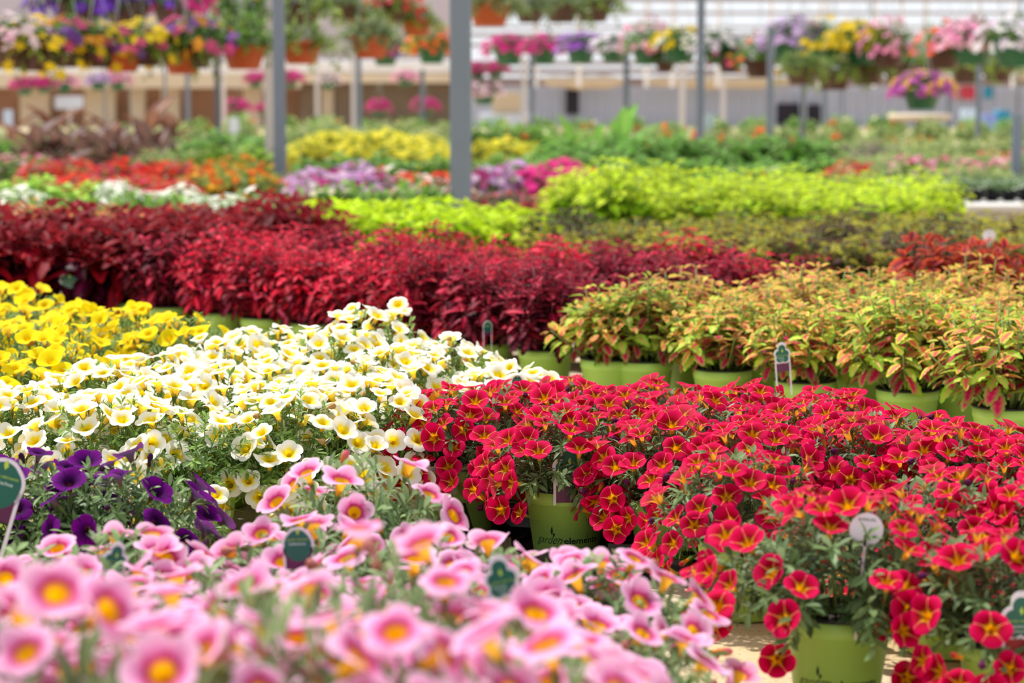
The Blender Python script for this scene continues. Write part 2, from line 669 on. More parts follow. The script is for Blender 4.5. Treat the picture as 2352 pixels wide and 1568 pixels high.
def pot_meshes():
    A = Acc()
    A.lathe([(0.001, 0.002), (PB - .004, 0.002), (PB, 0.006), (PB + (PR - PB) * .82, 0.105), (PR - 0.0022, 0.1055), (PR - .0012, 0.107),
             (PR, 0.1285), (PR - .002, 0.1288), (PR - .004, 0.11)], 48)
    sleeve = A.mesh('pot', M_POT)
    B = Acc()
    B.lathe([(PR - .006, 0.10), (PR - .0045, 0.128), (PR + .0005, 0.1292), (PR + .0018, 0.1312), (PR + .0005, 0.1335), (PR - .003, 0.1335), (PR - .006, 0.131), (PR - .008, 0.112)], 48)
    liner = B.mesh('liner', M_LINER)
    D = Acc()
    rg = np.random.default_rng(2)
    V = [(0, 0, 0.122)]
    faces = []
    for j in range(1, 5):
        for i in range(24):
            a = 2 * PI * i / 24
            r = (PR - .006) * j / 4
            V.append((r * math.cos(a), r * math.sin(a), 0.119 + rg.normal(0, .0015)))
    for i in range(24):
        faces.append((0, 1 + i, 1 + (i + 1) % 24))
        for j in range(3):
            a, b = 1 + j * 24 + i, 1 + j * 24 + (i + 1) % 24
            faces.append((a, a + 24, b + 24, b))
    D.add(V, faces)
    soil = D.mesh('soil', M_SOIL)
    # writing wrapped round the sleeve, facing -Y
    E = Acc()

    def wrap(V, faces, x0, z0):
        W = []
        for v in V:
            z = z0 + v[1]
            r = PB + (PR - PB) * .82 * (z - .006) / .099 + 0.0004
            a = (v[0] + x0) / r
            W.append((r * math.sin(a), -r * math.cos(a), z))
        E.add(W, faces)
    V, f = text_data('garden', 0.022, shear=0.45, bold=-0.0002)
    V[:, 0] *= 0.85
    gw = V[:, 0].max()
    V2, f2 = text_data('elements', 0.0165, bold=0.0003)
    V2[:, 0] *= 1.12
    ew = V2[:, 0].max()
    tot = gw + ew + .003
    wrap(V, f, -tot / 2, 0.036)
    wrap(V2, f2, -tot / 2 + gw + .003, 0.037)
    # leaf emblem above the d and a swash under the writing
    for (dx, hh, ln) in ((0.0, 0.0, 0.016), (0.004, -0.003, 0.010)):
        L = [(0, 0), (0.0022, 0.004), (0.0024, 0.008), (0.0004, ln), (-0.0018, 0.008), (-0.0016, 0.004)]
        wrap([(x + dx, y * ln / 0.016 + hh, 0) for x, y in L], [tuple(range(6))], -tot / 2 + gw * 0.62, 0.053)
    S = []
    for i in range(13):
        t = i / 12
        S.append((t * 0.03, 0.004 * math.sin(t * PI * 1.2) - .012 * t, 0))
    SV = [p for p in S] + [(p[0], p[1] + .0009 * math.sin(PI * i / 12) + .0002, 0) for i, p in enumerate(S)]
    wrap(SV, [(i, i + 1, 14 + i, 13 + i) for i in range(12)], -tot / 2 + gw * .7, 0.046)
    letter = E.mesh('lettering', M_INK, smooth=False)
    return sleeve, liner, soil, letter


ME_SLEEVE, ME_LINER, ME_SOIL, ME_LETTER = pot_meshes()


def add_pot(root, letters=None):
    """pot parts; letters: world angle the writing faces (0 = towards -Y)"""
    p = put('pot', ME_SLEEVE, root)
    put('liner', ME_LINER, root)
    put('soil', ME_SOIL, root)
    if letters is not None:
        l = put('lettering', ME_LETTER, p)
        l.rotation_euler = (0, 0, letters - root.rotation_euler.z)
    return p


def orient(o, p, d, size, spin):
    q = Vector(d).to_track_quat('Z', 'Y').to_matrix() @ Matrix.Rotation(spin, 3, 'Z')
    o.rotation_mode = 'QUATERNION'
    o.rotation_quaternion = q.to_quaternion()
    o.location = p
    o.scale = (size, size, size)


# calibrachoa kinds: foliage meshes and settings
T_CAL = leaf_tmpl(0.30, 4, 0.35, 0.15)
CAL = {
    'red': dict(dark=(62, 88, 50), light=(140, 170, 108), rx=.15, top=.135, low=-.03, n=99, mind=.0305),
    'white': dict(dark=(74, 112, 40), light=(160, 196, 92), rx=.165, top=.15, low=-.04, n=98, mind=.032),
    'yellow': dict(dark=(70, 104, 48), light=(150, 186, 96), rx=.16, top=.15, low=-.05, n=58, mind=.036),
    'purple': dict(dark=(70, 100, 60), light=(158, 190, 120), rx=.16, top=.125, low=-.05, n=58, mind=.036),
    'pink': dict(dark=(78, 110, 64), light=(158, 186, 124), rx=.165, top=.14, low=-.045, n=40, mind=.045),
}
for k, s in CAL.items():
    s['fol'] = []
    for v in range(3):
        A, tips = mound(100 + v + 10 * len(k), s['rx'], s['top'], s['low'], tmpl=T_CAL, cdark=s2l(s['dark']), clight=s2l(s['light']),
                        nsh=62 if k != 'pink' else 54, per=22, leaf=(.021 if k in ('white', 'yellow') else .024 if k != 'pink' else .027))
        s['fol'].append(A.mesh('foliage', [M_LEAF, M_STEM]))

PLANTS = []      # (root, mass key, row) for the labels
seedc = [1000]


def cal_plant(kind, X, Y, row, scale=1.0, letters=None, high=1.0, nf=None, dense=1.0, gap=None, extra=()):
    s = CAL[kind]
    seedc[0] += 1
    sd = seedc[0]
    rg = random.Random(sd)
    root = thing('calibrachoa', '', 'flower', (X, Y, 0), 0)
    add_pot(root, letters)
    fo = put('foliage', s['fol'][sd % 3], root)
    fo.rotation_euler = (0, 0, rg.uniform(0, 2 * PI))
    fo.location = (0, 0, POT_H * (1 - high * scale))
    fo.scale = (scale, scale, scale * high)
    n = nf if nf is not None else int(s['n'] * dense)
    mnd = s['mind'] * (1.0 if dense < 1.2 else .85)
    spots = dome_spots(sd, n, s['rx'] * scale, s['top'] * scale * high, s['low'] * scale, mind=mnd,
                       rand=0.38 if kind != 'pink' else .5, size=.0245 if kind in ('red', 'purple') else (.0255 if kind != 'pink' else .029), face=(-.16 if kind == 'pink' else -.12))
    tocam = nrm(np.array([-X, -Y, HC - .2]))
    m = 0
    for (p, d, sz) in spots:
        side = nrm(np.array([p[0], p[1], 0.0]))
        if p[2] < POT_H + s['top'] * 0.62 * high and float(np.dot(side, tocam)) < -0.45:
            continue
        if gap:
            gx, gy, _ = project((X + p[0], Y + p[1], p[2]))
            if (gap[0] < gx < gap[2] and gap[1] < gy < gap[3] and p[1] < 0.05) or (row == 3 and 1935 < gx < 2045 and 1170 < gy < 1262 and p[1] < 0):
                continue
        q = rg.random()
        if q < 0.89:
            o = put('flower', FL[kind][rg.randrange(6)], root)
        elif q < 0.95:
            o = put('bud', BUD[kind], root)
        else:
            o = put('wilted_flower', WILT[kind], root)
            sz *= .62
            d = nrm(np.array(d) + np.array([0, 0, -0.8]))
        orient(o, p, d, sz, rg.uniform(0, 6.28))
        m += 1
    for (p, d) in extra:
        orient(put('flower', FL[kind][m % 6], root), p, nrm(np.array(d)), .025, m)
        m += 1
    PLANTS.append((root, kind, row))
    return root


# ---------------------------------------------------------------- coleus
def coleus_acc(seed, tmpl_top, tmpl_low, nsh=17, h=0.2, spread=0.13, leaf=0.055, nodes=6, zc=POT_H, tilt=0.55, tint=0.25, stemmi=1, droop=0.35, alt=None, dome=.42, t_lo=.3):
    rg = np.random.default_rng(seed)
    A = Acc()
    bins = {0: ([], [], []), 1: ([], [], []), 2: ([], [], [])}
    for i in range(nsh):
        u = (i + 0.5) / nsh
        az = i * 2.39996 + rg.normal(0, .2)
        rad = spread * math.sqrt(u) * rg.uniform(0.85, 1.1)
        hh = h * (1 - dome * u ** 1.6) * rg.uniform(0.85, 1.12)
        b0 = np.array([0.045 * math.sqrt(u) * math.cos(az), 0.045 * math.sqrt(u) * math.sin(az), zc - 0.012])
        end = np.array([rad * math.cos(az), rad * math.sin(az), zc + hh])
        mid = np.array([rad * .65 * math.cos(az), rad * .65 * math.sin(az), zc + hh * .45])
        P = [((1 - t) ** 2 * b0 + 2 * t * (1 - t) * mid + t * t * end) for t in np.linspace(0, 1, 5)]
        A.tube(P, 0.0028, 0.0018, n=4, mi=stemmi)
        ph0 = rg.uniform(0, PI)
        for j in range(nodes + 1):
            t = t_lo + (1 - t_lo) * j / nodes
            p = (1 - t) ** 2 * b0 + 2 * t * (1 - t) * mid + t * t * end
            dd = nrm(2 * (1 - t) * (mid - b0) + 2 * t * (end - mid))
            sx = nrm(np.cross(dd, [0.05, 0.1, 1]) + 1e-6)
            sy = np.cross(dd, sx)
            nl = 4 if j == nodes else 2
            for q in range(nl):
                ph = ph0 + j * PI / 2 + q * (2 * PI / nl) + rg.normal(0, .25)
                out = math.cos(ph) * sx + math.sin(ph) * sy
                up_amt = 0.9 if j == nodes else (0.35 - droop * (1 - t) * 2 + rg.normal(0, .2))
                ld = nrm(out + dd * up_amt + np.array([0, 0, -droop * (1 - t)]))
                L = leaf * rg.uniform(.8, 1.15) * (0.5 if j == nodes else 0.72 + .4 * (1 - abs(t - .55)))
                Rm = frame(ld, nrm(np.array([0, 0, 1.0]) + .3 * dd + rg.normal(0, .25, 3)))
                b = bins[2 if (alt and rg.random() < alt[1]) else (0 if t > 0.74 else 1)]
                b[0].append(Rm * L)
                b[1].append(p + out * 0.008)
                k = 1 + rg.uniform(-tint, tint) if rg.random() > .25 else rg.uniform(.4, .7)
                b[2].append((k, k * rg.uniform(.92, 1.08), k * rg.uniform(.92, 1.08)))
    for b, tm in ((0, tmpl_top), (1, tmpl_low), (2, alt[0] if alt else tmpl_top)):
        A.many(tm, *bins[b][:2], bins[b][2])
    return A


def cset(ce, cm, cc, vein=None, **kw):
    return coleus_tmpl(s2l(ce), s2l(cm), s2l(cc), vein=s2l(vein) if vein else None, **kw)


M_STEMR = plain('red_stem', (110, 30, 40), 0.6)
COL = {}


def reg(kind, top, low, stem=M_STEM, n=3, **kw):
    COL[kind] = [coleus_acc(500 + 17 * i + len(COL) * 31, top, low, **kw).mesh('foliage', [M_CLEAF, stem]) for i in range(n)]


reg('pinklime', cset((196, 224, 66), (240, 150, 104), (246, 80, 104), width=.5), cset((140, 180, 70), (228, 80, 116), (210, 6, 90), (150, 20, 50), width=.6),
    nsh=30, h=.2, spread=.155, leaf=.042, nodes=7, droop=.12, t_lo=.4, alt=(cset((150, 196, 66), (176, 208, 66), (226, 170, 120), width=.55), .42), dome=.62)
reg('limepink', cset((190, 222, 66), (222, 180, 96), (246, 100, 110), width=.5), cset((140, 184, 70), (226, 110, 124), (210, 20, 96), width=.58),
    nsh=30, h=.2, spread=.155, leaf=.04, nodes=7, droop=.12, t_lo=.4, alt=(cset((170, 206, 60), (226, 110, 110), (216, 20, 80), width=.45), .35), dome=.62)
reg('redcol', cset((140, 6, 26), (216, 14, 56), (248, 44, 96), width=.46), cset((60, 4, 22), (128, 8, 36), (196, 40, 90), (230, 110, 140), width=.5),
    M_STEMR, nsh=30, h=.21, spread=.15, leaf=.044, nodes=8, droop=.25, alt=(cset((150, 8, 34), (236, 20, 60), (255, 96, 130), width=.45), .4), dome=.62)
reg('winecol', cset((84, 6, 28), (150, 10, 44), (210, 36, 84), width=.5), cset((50, 5, 24), (100, 10, 40), (176, 60, 96), (214, 120, 140), width=.52),
    M_STEMR, nsh=28, h=.2, spread=.145, leaf=.046, nodes=7, droop=.15, t_lo=.38, alt=(cset((140, 10, 30), (200, 30, 70), (236, 90, 120), width=.45), .3), dome=.62)
reg('darkcol', cset((120, 4, 16), (160, 8, 30), (110, 6, 46), width=.42, tooth=.05), cset((44, 3, 18), (84, 6, 34), (130, 24, 80), width=.45, tooth=.05),
    M_STEMR, nsh=18, h=.25, spread=.17, leaf=.115, nodes=4, droop=.3, alt=(cset((190, 20, 24), (170, 10, 36), (120, 10, 50), width=.4, tooth=.05), .2))
reg('brick', cset((170, 50, 36), (176, 40, 44), (190, 60, 60), width=.5), cset((120, 24, 30), (140, 30, 44), (150, 40, 60)),
    M_STEMR, n=2, nsh=22, h=.24, spread=.17, leaf=.07, nodes=5)
reg('peach', cset((226, 180, 110), (222, 140, 96), (206, 90, 90), width=.5), cset((200, 160, 96), (200, 90, 80), (170, 40, 60)),
    n=2, nsh=24, h=.23, spread=.17, leaf=.045, nodes=6)
reg('olive', cset((206, 206, 60), (160, 150, 40), (110, 50, 40), width=.6, tooth=.3), cset((120, 130, 40), (90, 50, 36), (50, 16, 36), tooth=.3),
    n=3, nsh=26, h=.2, spread=.17, leaf=.046, nodes=5, dome=.6, alt=(cset((120, 70, 20), (90, 30, 30), (50, 14, 36), tooth=.3), .2))
reg('plumol', cset((120, 110, 50), (64, 20, 50), (44, 12, 44), width=.6, tooth=.3), cset((60, 50, 34), (50, 14, 44), (30, 8, 34), tooth=.3),
    n=2, nsh=26, h=.2, spread=.17, leaf=.05, nodes=5, dome=.6)
reg('orange', cset((226, 96, 40), (150, 20, 44), (90, 10, 36), width=.55), cset((190, 60, 40), (110, 12, 40), (60, 8, 30), width=.55),
    M_STEMR, n=2, nsh=16, h=.21, spread=.16, leaf=.075, nodes=4)
reg('lime', cset((206, 226, 30), (190, 220, 22), (176, 210, 30), width=.62, tooth=.08), cset((150, 190, 20), (136, 184, 22), (110, 160, 24), width=.62, tooth=.08),
    n=3, nsh=24, h=.17, spread=.19, leaf=.085, nodes=5, droop=.5)
reg('frill', cset((212, 226, 56), (196, 220, 36), (186, 214, 44), width=.5, tooth=.35), cset((160, 200, 30), (146, 190, 30), (120, 170, 30), tooth=.35),
    n=3, nsh=32, h=.27, spread=.17, leaf=.05, nodes=7)


def coleus(kind, X, Y, row, mass=None, scale=1.0, letters=None, high=1.0, name='coleus', cat='plant'):
    seedc[0] += 1
    rg = random.Random(seedc[0])
    root = thing(name, '', cat, (X, Y, 0), 0)
    add_pot(root, letters)
    fo = put('foliage', COL[kind][seedc[0] % len(COL[kind])], root)
    fo.rotation_euler = (0, 0, rg.uniform(0, 6.28))
    k = scale * rg.uniform(.94, 1.06)
    hz = k * high * rg.uniform(.88, 1.12)
    fo.scale = (k, k, hz)
    fo.location = (0, 0, 0.118 * (1 - hz))
    PLANTS.append((root, mass or kind, row))
    return root


# ================================================================ SETTING
A = Acc()
A.box((-14, -1.5, -0.12), (14, 46, 0.0))
struct(A.build('floor', M_FLOOR, smooth=False))

M_WALLG = plain('blue_grey_cladding', (192, 200, 220), 0.7, noise=.08, nscale=1.5)
M_TAN = plain('tan_canvas', (214, 196, 172), 0.8, noise=.12, nscale=2)
M_BRN = plain('brown_board', (150, 112, 88), 0.8, noise=.25, nscale=3)
M_DKB = plain('weathered_board', (126, 110, 92), 0.8, noise=.3, nscale=3)
M_CREAM = plain('cream_board', (206, 190, 168), 0.8)
M_WHITE = plain('white_film', (232, 230, 232), 0.7)
M_BEAM = plain('weathered_beam', (150, 134, 136), 0.7)
M_DARK = plain('dark_opening', (36, 34, 48), 0.8)
M_FILM = plain('shaded_roof_film', (196, 184, 192), 0.7)  # the roof's shade is put into this grey


def wallbox(name, px0, py0, px1, py1, Y, th, m, kind=None):
    a, b = depth(px0, py1, Y), depth(px1, py0, Y)
    A = Acc()
    A.box((a.x, Y, a.z), (b.x, Y + th, b.z))
    return A.build(name, m, smooth=False)


struct(wallbox('wall_back', 1080, 196, 2700, 345, 38, .2, M_WALLG))
struct(wallbox('wall_left', -300, 196, 1080, 345, 38.3, .2, M_BRN))
struct(wallbox('wall_middle', 690, 185, 1060, 345, 38.05, .2, M_DKB))
# corrugation on the grey wall
A = Acc()
a, b = depth(1230, 330, 37.94), depth(2650, 205, 37.94)
for i in range(60):
    x = a.x + (b.x - a.x) * i / 59
    A.box((x, 37.94, a.z), (x + .03, 38.0, b.z))
struct(A.build('trim_1', M_WALLG, smooth=False))
for i, (x0, x1) in enumerate(((48, 110), (196, 262), (300, 330), (372, 410), (560, 600), (740, 765))):
    struct(wallbox('trim_%d' % (i + 2), x0, 200, x1, 330, 38.0, .2, M_CREAM))
struct(wallbox('trim_8', -300, 168, 690, 202, 37.6, .3, M_CREAM))
struct(wallbox('trim_9', -300, 142, 1040, 168, 37.6, .5, M_WHITE))
struct(wallbox('trim_10', 690, 166, 1050, 190, 37.6, .3, M_TAN))
struct(wallbox('ceiling', -500, -500, 1060, 138, 44, .1, M_FILM))  # upright sheet standing in for the shaded roof, coloured grey
# frame members against the bright roof
for i, (y0, y1, Y) in enumerate(((-6, 3, 30), (27, 33, 33), (60, 65, 34), (76, 84, 36), (100, 108, 37), (140, 150, 37), (158, 170, 37.5), (178, 198, 37.8))):
    struct(wallbox('trim_%d' % (i + 11), 1040, y0, 2800, y1, Y, .08, M_BEAM))
k = 19
for x in (1230, 1330, 1485, 1545, 1650, 1770, 1885, 1900, 2010, 2070, 2125, 2250, 2330):
    struct(wallbox('trim_%d' % k, x - 5, -40, x + 6, 200, 35.5, .1, M_WHITE))
    k += 1


def swag(name, label, px0, px1, py0, py1, Y, m, cat='canvas roll'):
    """rolled canvas: a long sagging cushion shape"""
    a, b = depth(px0, (py0 + py1) / 2, Y), depth(px1, (py0 + py1) / 2, Y)
    r = (depth(px0, py0, Y).z - depth(px0, py1, Y).z) / 2
    A = Acc()
    V, faces = [], []
    n, m_ = 24, 12
    for i in range(n + 1):
        t = i / n
        x = a.x + (b.x - a.x) * t
        rr = r * (0.25 + 0.75 * math.sin(PI * t) ** 0.5) * (1 + .12 * math.sin(t * 19))
        for j in range(m_):
            q = 2 * PI * j / m_
            V.append((x, Y + rr * math.cos(q), a.z + rr * .9 * math.sin(q) - .02 * math.sin(PI * t)))
    for i in range(n):
        for j in range(m_):
            faces.append((i * m_ + j, i * m_ + (j + 1) % m_, (i + 1) * m_ + (j + 1) % m_, (i + 1) * m_ + j))
    A.add(V, faces)
    return tag(A.build(name, m), label, cat)


swag('canvas_roll', 'tan canvas roll under the far roof frame, right of the thickest post', 1246, 1440, 168, 204, 37.55, M_TAN)
swag('canvas_roll', 'long cream canvas roll along the grey wall behind the thin dark post', 1480, 1830, 168, 204, 37.55, M_CREAM)
swag('canvas_roll', 'cream canvas roll high at the right edge of the grey wall', 2290, 2500, 156, 186, 37.55, M_CREAM)
w1 = wallbox('window_1', 1784, 238, 1838, 284, 37.9, .1, M_DARK)
struct(w1)
struct(wallbox('window_2', 1853, 240, 1886, 284, 37.9, .1, M_DARK))
struct(wallbox('trim_50', 1838, 215, 1853, 300, 37.8, .1, M_WALLG))
struct(wallbox('door_1', 1300, 205, 1330, 262, 37.9, .1, M_DARK))


# things by the wall
def wall_thing(name, label, cat, px0, py0, px1, py1, Y, rgb, th=.25):
    a, b = depth(px0, py1, Y), depth(px1, py0, Y)
    A = Acc()
    r = min(b.x - a.x, b.z - a.z) * .12
    xs = [(a.x + r, a.z), (b.x - r, a.z), (b.x, a.z + r), (b.x, b.z - r), (b.x - r, b.z), (a.x + r, b.z), (a.x, b.z - r), (a.x, a.z + r)]
    n = 8
    V = [(x, Y, z) for x, z in xs] + [(x, Y + th, z) for x, z in xs]
    A.add(V, [tuple(range(n)), tuple(range(2 * n - 1, n - 1, -1))] + [(i, i + n, (i + 1) % n + n, (i + 1) % n) for i in range(n)])
    o = tag(A.build(name, plain(name + '_colour', rgb, .6), smooth=False), label, cat)
    if name in ('sign_card', 'poster_stand') and a.z > .02:
        B = Acc()
        xm = (a.x + b.x) / 2
        B.box((xm - .02, Y + th, 0), (xm + .02, Y + th + .03, b.z - .03))
        B.build('stake', M_PALEP, o, smooth=False)
    return o


wall_thing('sign', 'red sign hanging on the grey wall at the far right', 'sign', 2208, 190, 2240, 228, 37.9, (206, 60, 86), .05)
wall_thing('sign', 'narrow pink sign beside the red one on the far wall', 'sign', 2188, 195, 2202, 228, 37.9, (206, 130, 150), .05)
wall_thing('sign', 'small turquoise sign on the far right wall', 'sign', 2262, 194, 2280, 226, 37.9, (20, 150, 190), .05)
wall_thing('poster_stand', 'pale blue white poster stand below the red sign', 'sign', 2208, 250, 2246, 312, 34, (190, 214, 240), .1)
wall_thing('poster_stand', 'blue poster stand beside the turquoise crate', 'sign', 2256, 262, 2290, 300, 34, (130, 150, 220), .1)
wall_thing('storage_crate', 'turquoise crate standing at the far right wall', 'crate', 2292, 254, 2322, 300, 34.5, (20, 130, 170), .4)
wall_thing('cardboard_box', 'tan box on the wall ledge behind the white hanging basket', 'box', 1130, 212, 1196, 262, 36, (190, 172, 146), .5)
struct(wallbox('trim_60', 1100, 262, 1230, 330, 35.9, .9, M_WALLG))
wall_thing('sign_card', 'white and blue sign card standing among the plants right of the thickest post', 'sign', 1112, 268, 1142, 300, 22, (214, 226, 238), .03)
wall_thing('sign_card', 'tall white card beside the thin dark post', 'sign', 1618, 262, 1640, 318, 24, (196, 218, 230), .03)
wall_thing('sign_card', 'small white card below the magenta basket left of the paired posts', 'sign', 526, 270, 548, 305, 24, (206, 216, 232), .03)
wall_thing('sign_card', 'white angled card in front of the brown boards at left', 'sign', 126, 220, 190, 250, 30, (200, 208, 226), .03)
wall_thing('sign_card', 'pale blue pointed card among the bronze cannas', 'sign', 8, 252, 28, 300, 26, (180, 196, 226), .03)


# ---------------------------------------------------------------- posts
def post(px, wpx, base_py, top_py, Y, m, label, square=True, group=None):
    p = depth(px, 170, Y)
    wd = wpx / F * Y
    zt = depth(px, top_py, Y).z if top_py > 0 else 3.2
    root = thing('support_post', label, 'post', (p.x, Y, 0), 0, group)
    A = Acc()
    h = wd / 2
    c = h * 0.28
    ring = [(-h + c, -h), (h - c, -h), (h, -h + c), (h, h - c), (h - c, h), (-h + c, h), (-h, h - c), (-h, -h + c)]
    V = [(x, y, 0) for x, y in ring] + [(x, y, zt) for x, y in ring]
    A.add(V, [(i, (i + 1) % 8, (i + 1) % 8 + 8, i + 8) for i in range(8)] + [tuple(range(8, 16)), tuple(range(7, -1, -1))])
    A.build('shaft', m, root, smooth=False)
    B = Acc()
    B.box((-wd, -wd, 0), (wd, wd, .012))
    for sx in (-.75, .75):
        for sy in (-.75, .75):
            B.lathe([(wd * .12, .012), (wd * .12, .022)], 6, center=(sx * wd, sy * wd), cap1=True)
    B.build('base_plate', m, root, smooth=False)
    return root


post(1058, 49, 480, -100, 11.6, M_GALV, 'thick blue-grey steel post rising from the lime green plants')
post(641, 27, 440, -100, 15.0, M_GALV, 'dark grey steel post standing beside a pale post, left half')
post(618, 21, 350, -100, 17.5, M_PALEP, 'pale painted post right beside the dark grey one')
post(1609, 18, 320, -100, 20.5, M_GALV, 'thin dark grey post right of centre in front of the grey wall')
post(824, 12, 305, 100, 24, M_GALV, 'grey edge post between the two thick posts')
post(811, 9, 305, 100, 24.2, M_PALEP, 'pale left face of the grey post between the two thick posts')  # light left face of the grey post, added as a separate pale shaft
post(499, 13, 285, 128, 24, plain('dark_steel', (78, 84, 96), .5), 'short dark post left of the pale painted post')
post(513, 9, 290, 160, 26, M_PALEP, 'narrow pale post behind the short dark post')
post(1769, 14, 340, 60, 21, M_GALV, 'grey post under the lilac hanging basket')
post(1845, 10, 335, 190, 23, M_GALV, 'thin grey post between the two dark wall windows')
post(1439, 14, 300, 110, 26, M_GALV, 'grey post above the tall canna leaves')
post(1222, 12, 305, 120, 26, M_GALV, 'grey post right of the thickest post')
post(1204, 10, 300, 130, 28, M_PALEP, 'pale post behind the magenta baskets right of the thickest post')
post(970, 10, 300, 160, 28, M_GALV, 'thin grey post left of the thickest post')
post(728, 9, 300, 160, 29, M_PALEP, 'pale slim post just right of the dark grey post')
post(430, 10, 290, 150, 29, M_GALV, 'slim grey post in front of the brown boards')
post(378, 6, 280, 145, 30, M_GALV, 'thinnest grey post at left before the cream boards')
post(1568, 12, 300, 120, 28, M_PALEP, 'pale slim post left of the thin dark post')
post(1662, 8, 300, 130, 29, M_PALEP, 'pale slim post right of the thin dark post')
post(2249, 11, 360, 150, 20, M_GALV, 'grey post standing before the signs at the far right')
post(2340, 22, 462, 262, 14.2, M_GALV, 'short grey post at the right edge of the view')
post(1894, 10, 300, 180, 29, M_GALV, 'slim grey post right of the dark wall windows')
post(1935, 8, 300, 190, 30, M_GALV, 'slim grey post before the plain grey wall')
post(2180, 10, 300, 180, 28, M_GALV, 'slim grey post right of the purple hanging basket')

# bench with flats at the right: pale stone ledge
a, b = depth(2170, 470, 12.9), depth(2480, 470, 12.9)
A = Acc()
zt = ground(2250, 460, 0).z
A.box((a.x, 13.05, 0), (b.x + .4, 14.5, 0.10))
A.box((a.x - .02, 13.0, 0.10), (b.x + .42, 14.52, 0.13))
tag(A.build('display_bench', plain('pale_stone', (196, 192, 190), .7, noise=.1, nscale=5), smooth=False), 'low pale bench slab carrying bedding flats at the right edge', 'bench')
# round table far right
rt = depth(2112, 262, 26)
tb = thing('round_table', 'cream round table top under the purple hanging basket', 'table', (rt.x, 26, 0))
A = Acc()
r = 70 / F * 26
A.lathe([(0.001, rt.z - .07), (r, rt.z - .07), (r * 1.03, rt.z - .03), (r, rt.z), (0.001, rt.z)], 32)
A.build('table_top', M_CREAM, tb)
A = Acc()
A.lathe([(r * .5, 0), (r * .5, .03), (.05, .05), (.05, rt.z - .07)], 16)
A.build('pedestal', M_LINER, tb)

# ================================================================ PLANTS IN FRONT
def rim(px, py):
    g = ground(px, py, POT_H)
    return g.x, g.y


def at_z(px, zc):
    """floor position of screen column px at distance zc"""
    x = (px - 1176) / F * zc
    return x, zc * math.cos(PITCH) + 0.0


def inside(x, y, poly):
    c = False
    n = len(poly)
    for i in range(n):
        x0, y0 = poly[i]
        x1, y1 = poly[(i + 1) % n]
        if (y0 > y) != (y1 > y) and x < (x1 - x0) * (y - y0) / (y1 - y0) + x0:
            c = not c
    return c


def fill(poly_px, sp, ang, seed, jit=0.012, h=POT_H):
    rg = random.Random(seed)
    P = [tuple(ground(a, b, h)[:2]) for a, b in poly_px]
    xs, ys = [p[0] for p in P], [p[1] for p in P]
    cx, cy = sum(xs) / len(xs), sum(ys) / len(ys)
    out = []
    ca, sa = math.cos(ang), math.sin(ang)
    N = 40
    for j in range(-N, N):
        for i in range(-N, N):
            u, v = (i + (0.5 if j % 2 else 0)) * sp, j * sp * 0.9
            x, y = cx + u * ca - v * sa, cy + u * sa + v * ca
            if inside(x, y, P):
                out.append((x + rg.uniform(-jit, jit), y + rg.uniform(-jit, jit), j))
    # rows are numbered from the camera
    js = sorted(set(o[2] for o in out), key=lambda j: sum(o[1] for o in out if o[2] == j) / sum(1 for o in out if o[2] == j))
    res = []
    for x, y, j in out:
        px, py, z = project((x, y, .25))
        if -170 < px < 2352 + 170:
            res.append((x, y, js.index(j)))
    return res


# white with yellow throat
row0 = [(450, 1112), (668, 1092), (862, 1062), (250, 1105), (70, 1085)]
for i, (px, py) in enumerate(row0):
    x, y = rim(px, py)
    cal_plant('white', x, y, 0, letters=(-0.25 if i == 0 else None), high=(0.85 if i < 1 else 1.0), nf=(30 if i == 0 else None))
for (x, y, r) in fill([(330, 925), (560, 905), (780, 880), (1000, 900), (1235, 945), (1030, 1015), (840, 1035), (640, 1060), (380, 1070), (60, 1060), (110, 1000)], .245, .12, 5):
    px, py, z = project((x, y, .3))
    hi = 1.0 + (0.22 if 690 < px < 880 and z > 5 else -.2 if px > 1080 else 0)
    cal_plant('white', x, y, r + 1, high=hi * rnd.uniform(.93, 1.08))
# yellow
for (x, y, r) in fill([(-140, 795), (60, 785), (330, 815), (600, 868), (470, 890), (300, 900), (150, 960), (20, 1010), (-140, 1020)], .25, .1, 8):
    cal_plant('yellow', x, y, r, high=rnd.uniform(.9, 1.1))
# purple
x, y = at_z(270, 3.6)
cal_plant('purple', x, y, 0, letters=.3, high=1.05)
x, y = at_z(50, 3.64)
cal_plant('purple', x, y, 0, high=1.0)
# red, the trays in the middle
for (px, zc, lt) in ((1062, 4.36, None), (1302, 4.12, 0.0), (1545, 4.02, 0.35), (1748, 3.93, .1), (1975, 3.95, None), (2200, 3.86, None), (2410, 3.75, None)):
    x, y = at_z(px, zc)
    cal_plant('red', x, y, 0, letters=lt, gap=((1195, 1060, 1345, 1300) if px == 1302 else (1470, 1190, 1560, 1320) if px == 1545 else None))
for (px, zc) in ((1175, 4.5), (1395, 4.34), (1625, 4.26), (1850, 4.2), (2080, 4.12), (2300, 4.0)):
    x, y = at_z(px, zc)
    cal_plant('red', x, y, 1, high=rnd.uniform(.9, 1.02))
for (px, zc) in ((1300, 4.62), (1500, 4.6), (1700, 4.5), (1905, 4.42)):
    x, y = at_z(px, zc)
    cal_plant('red', x, y, 2, high=rnd.uniform(.84, .94))
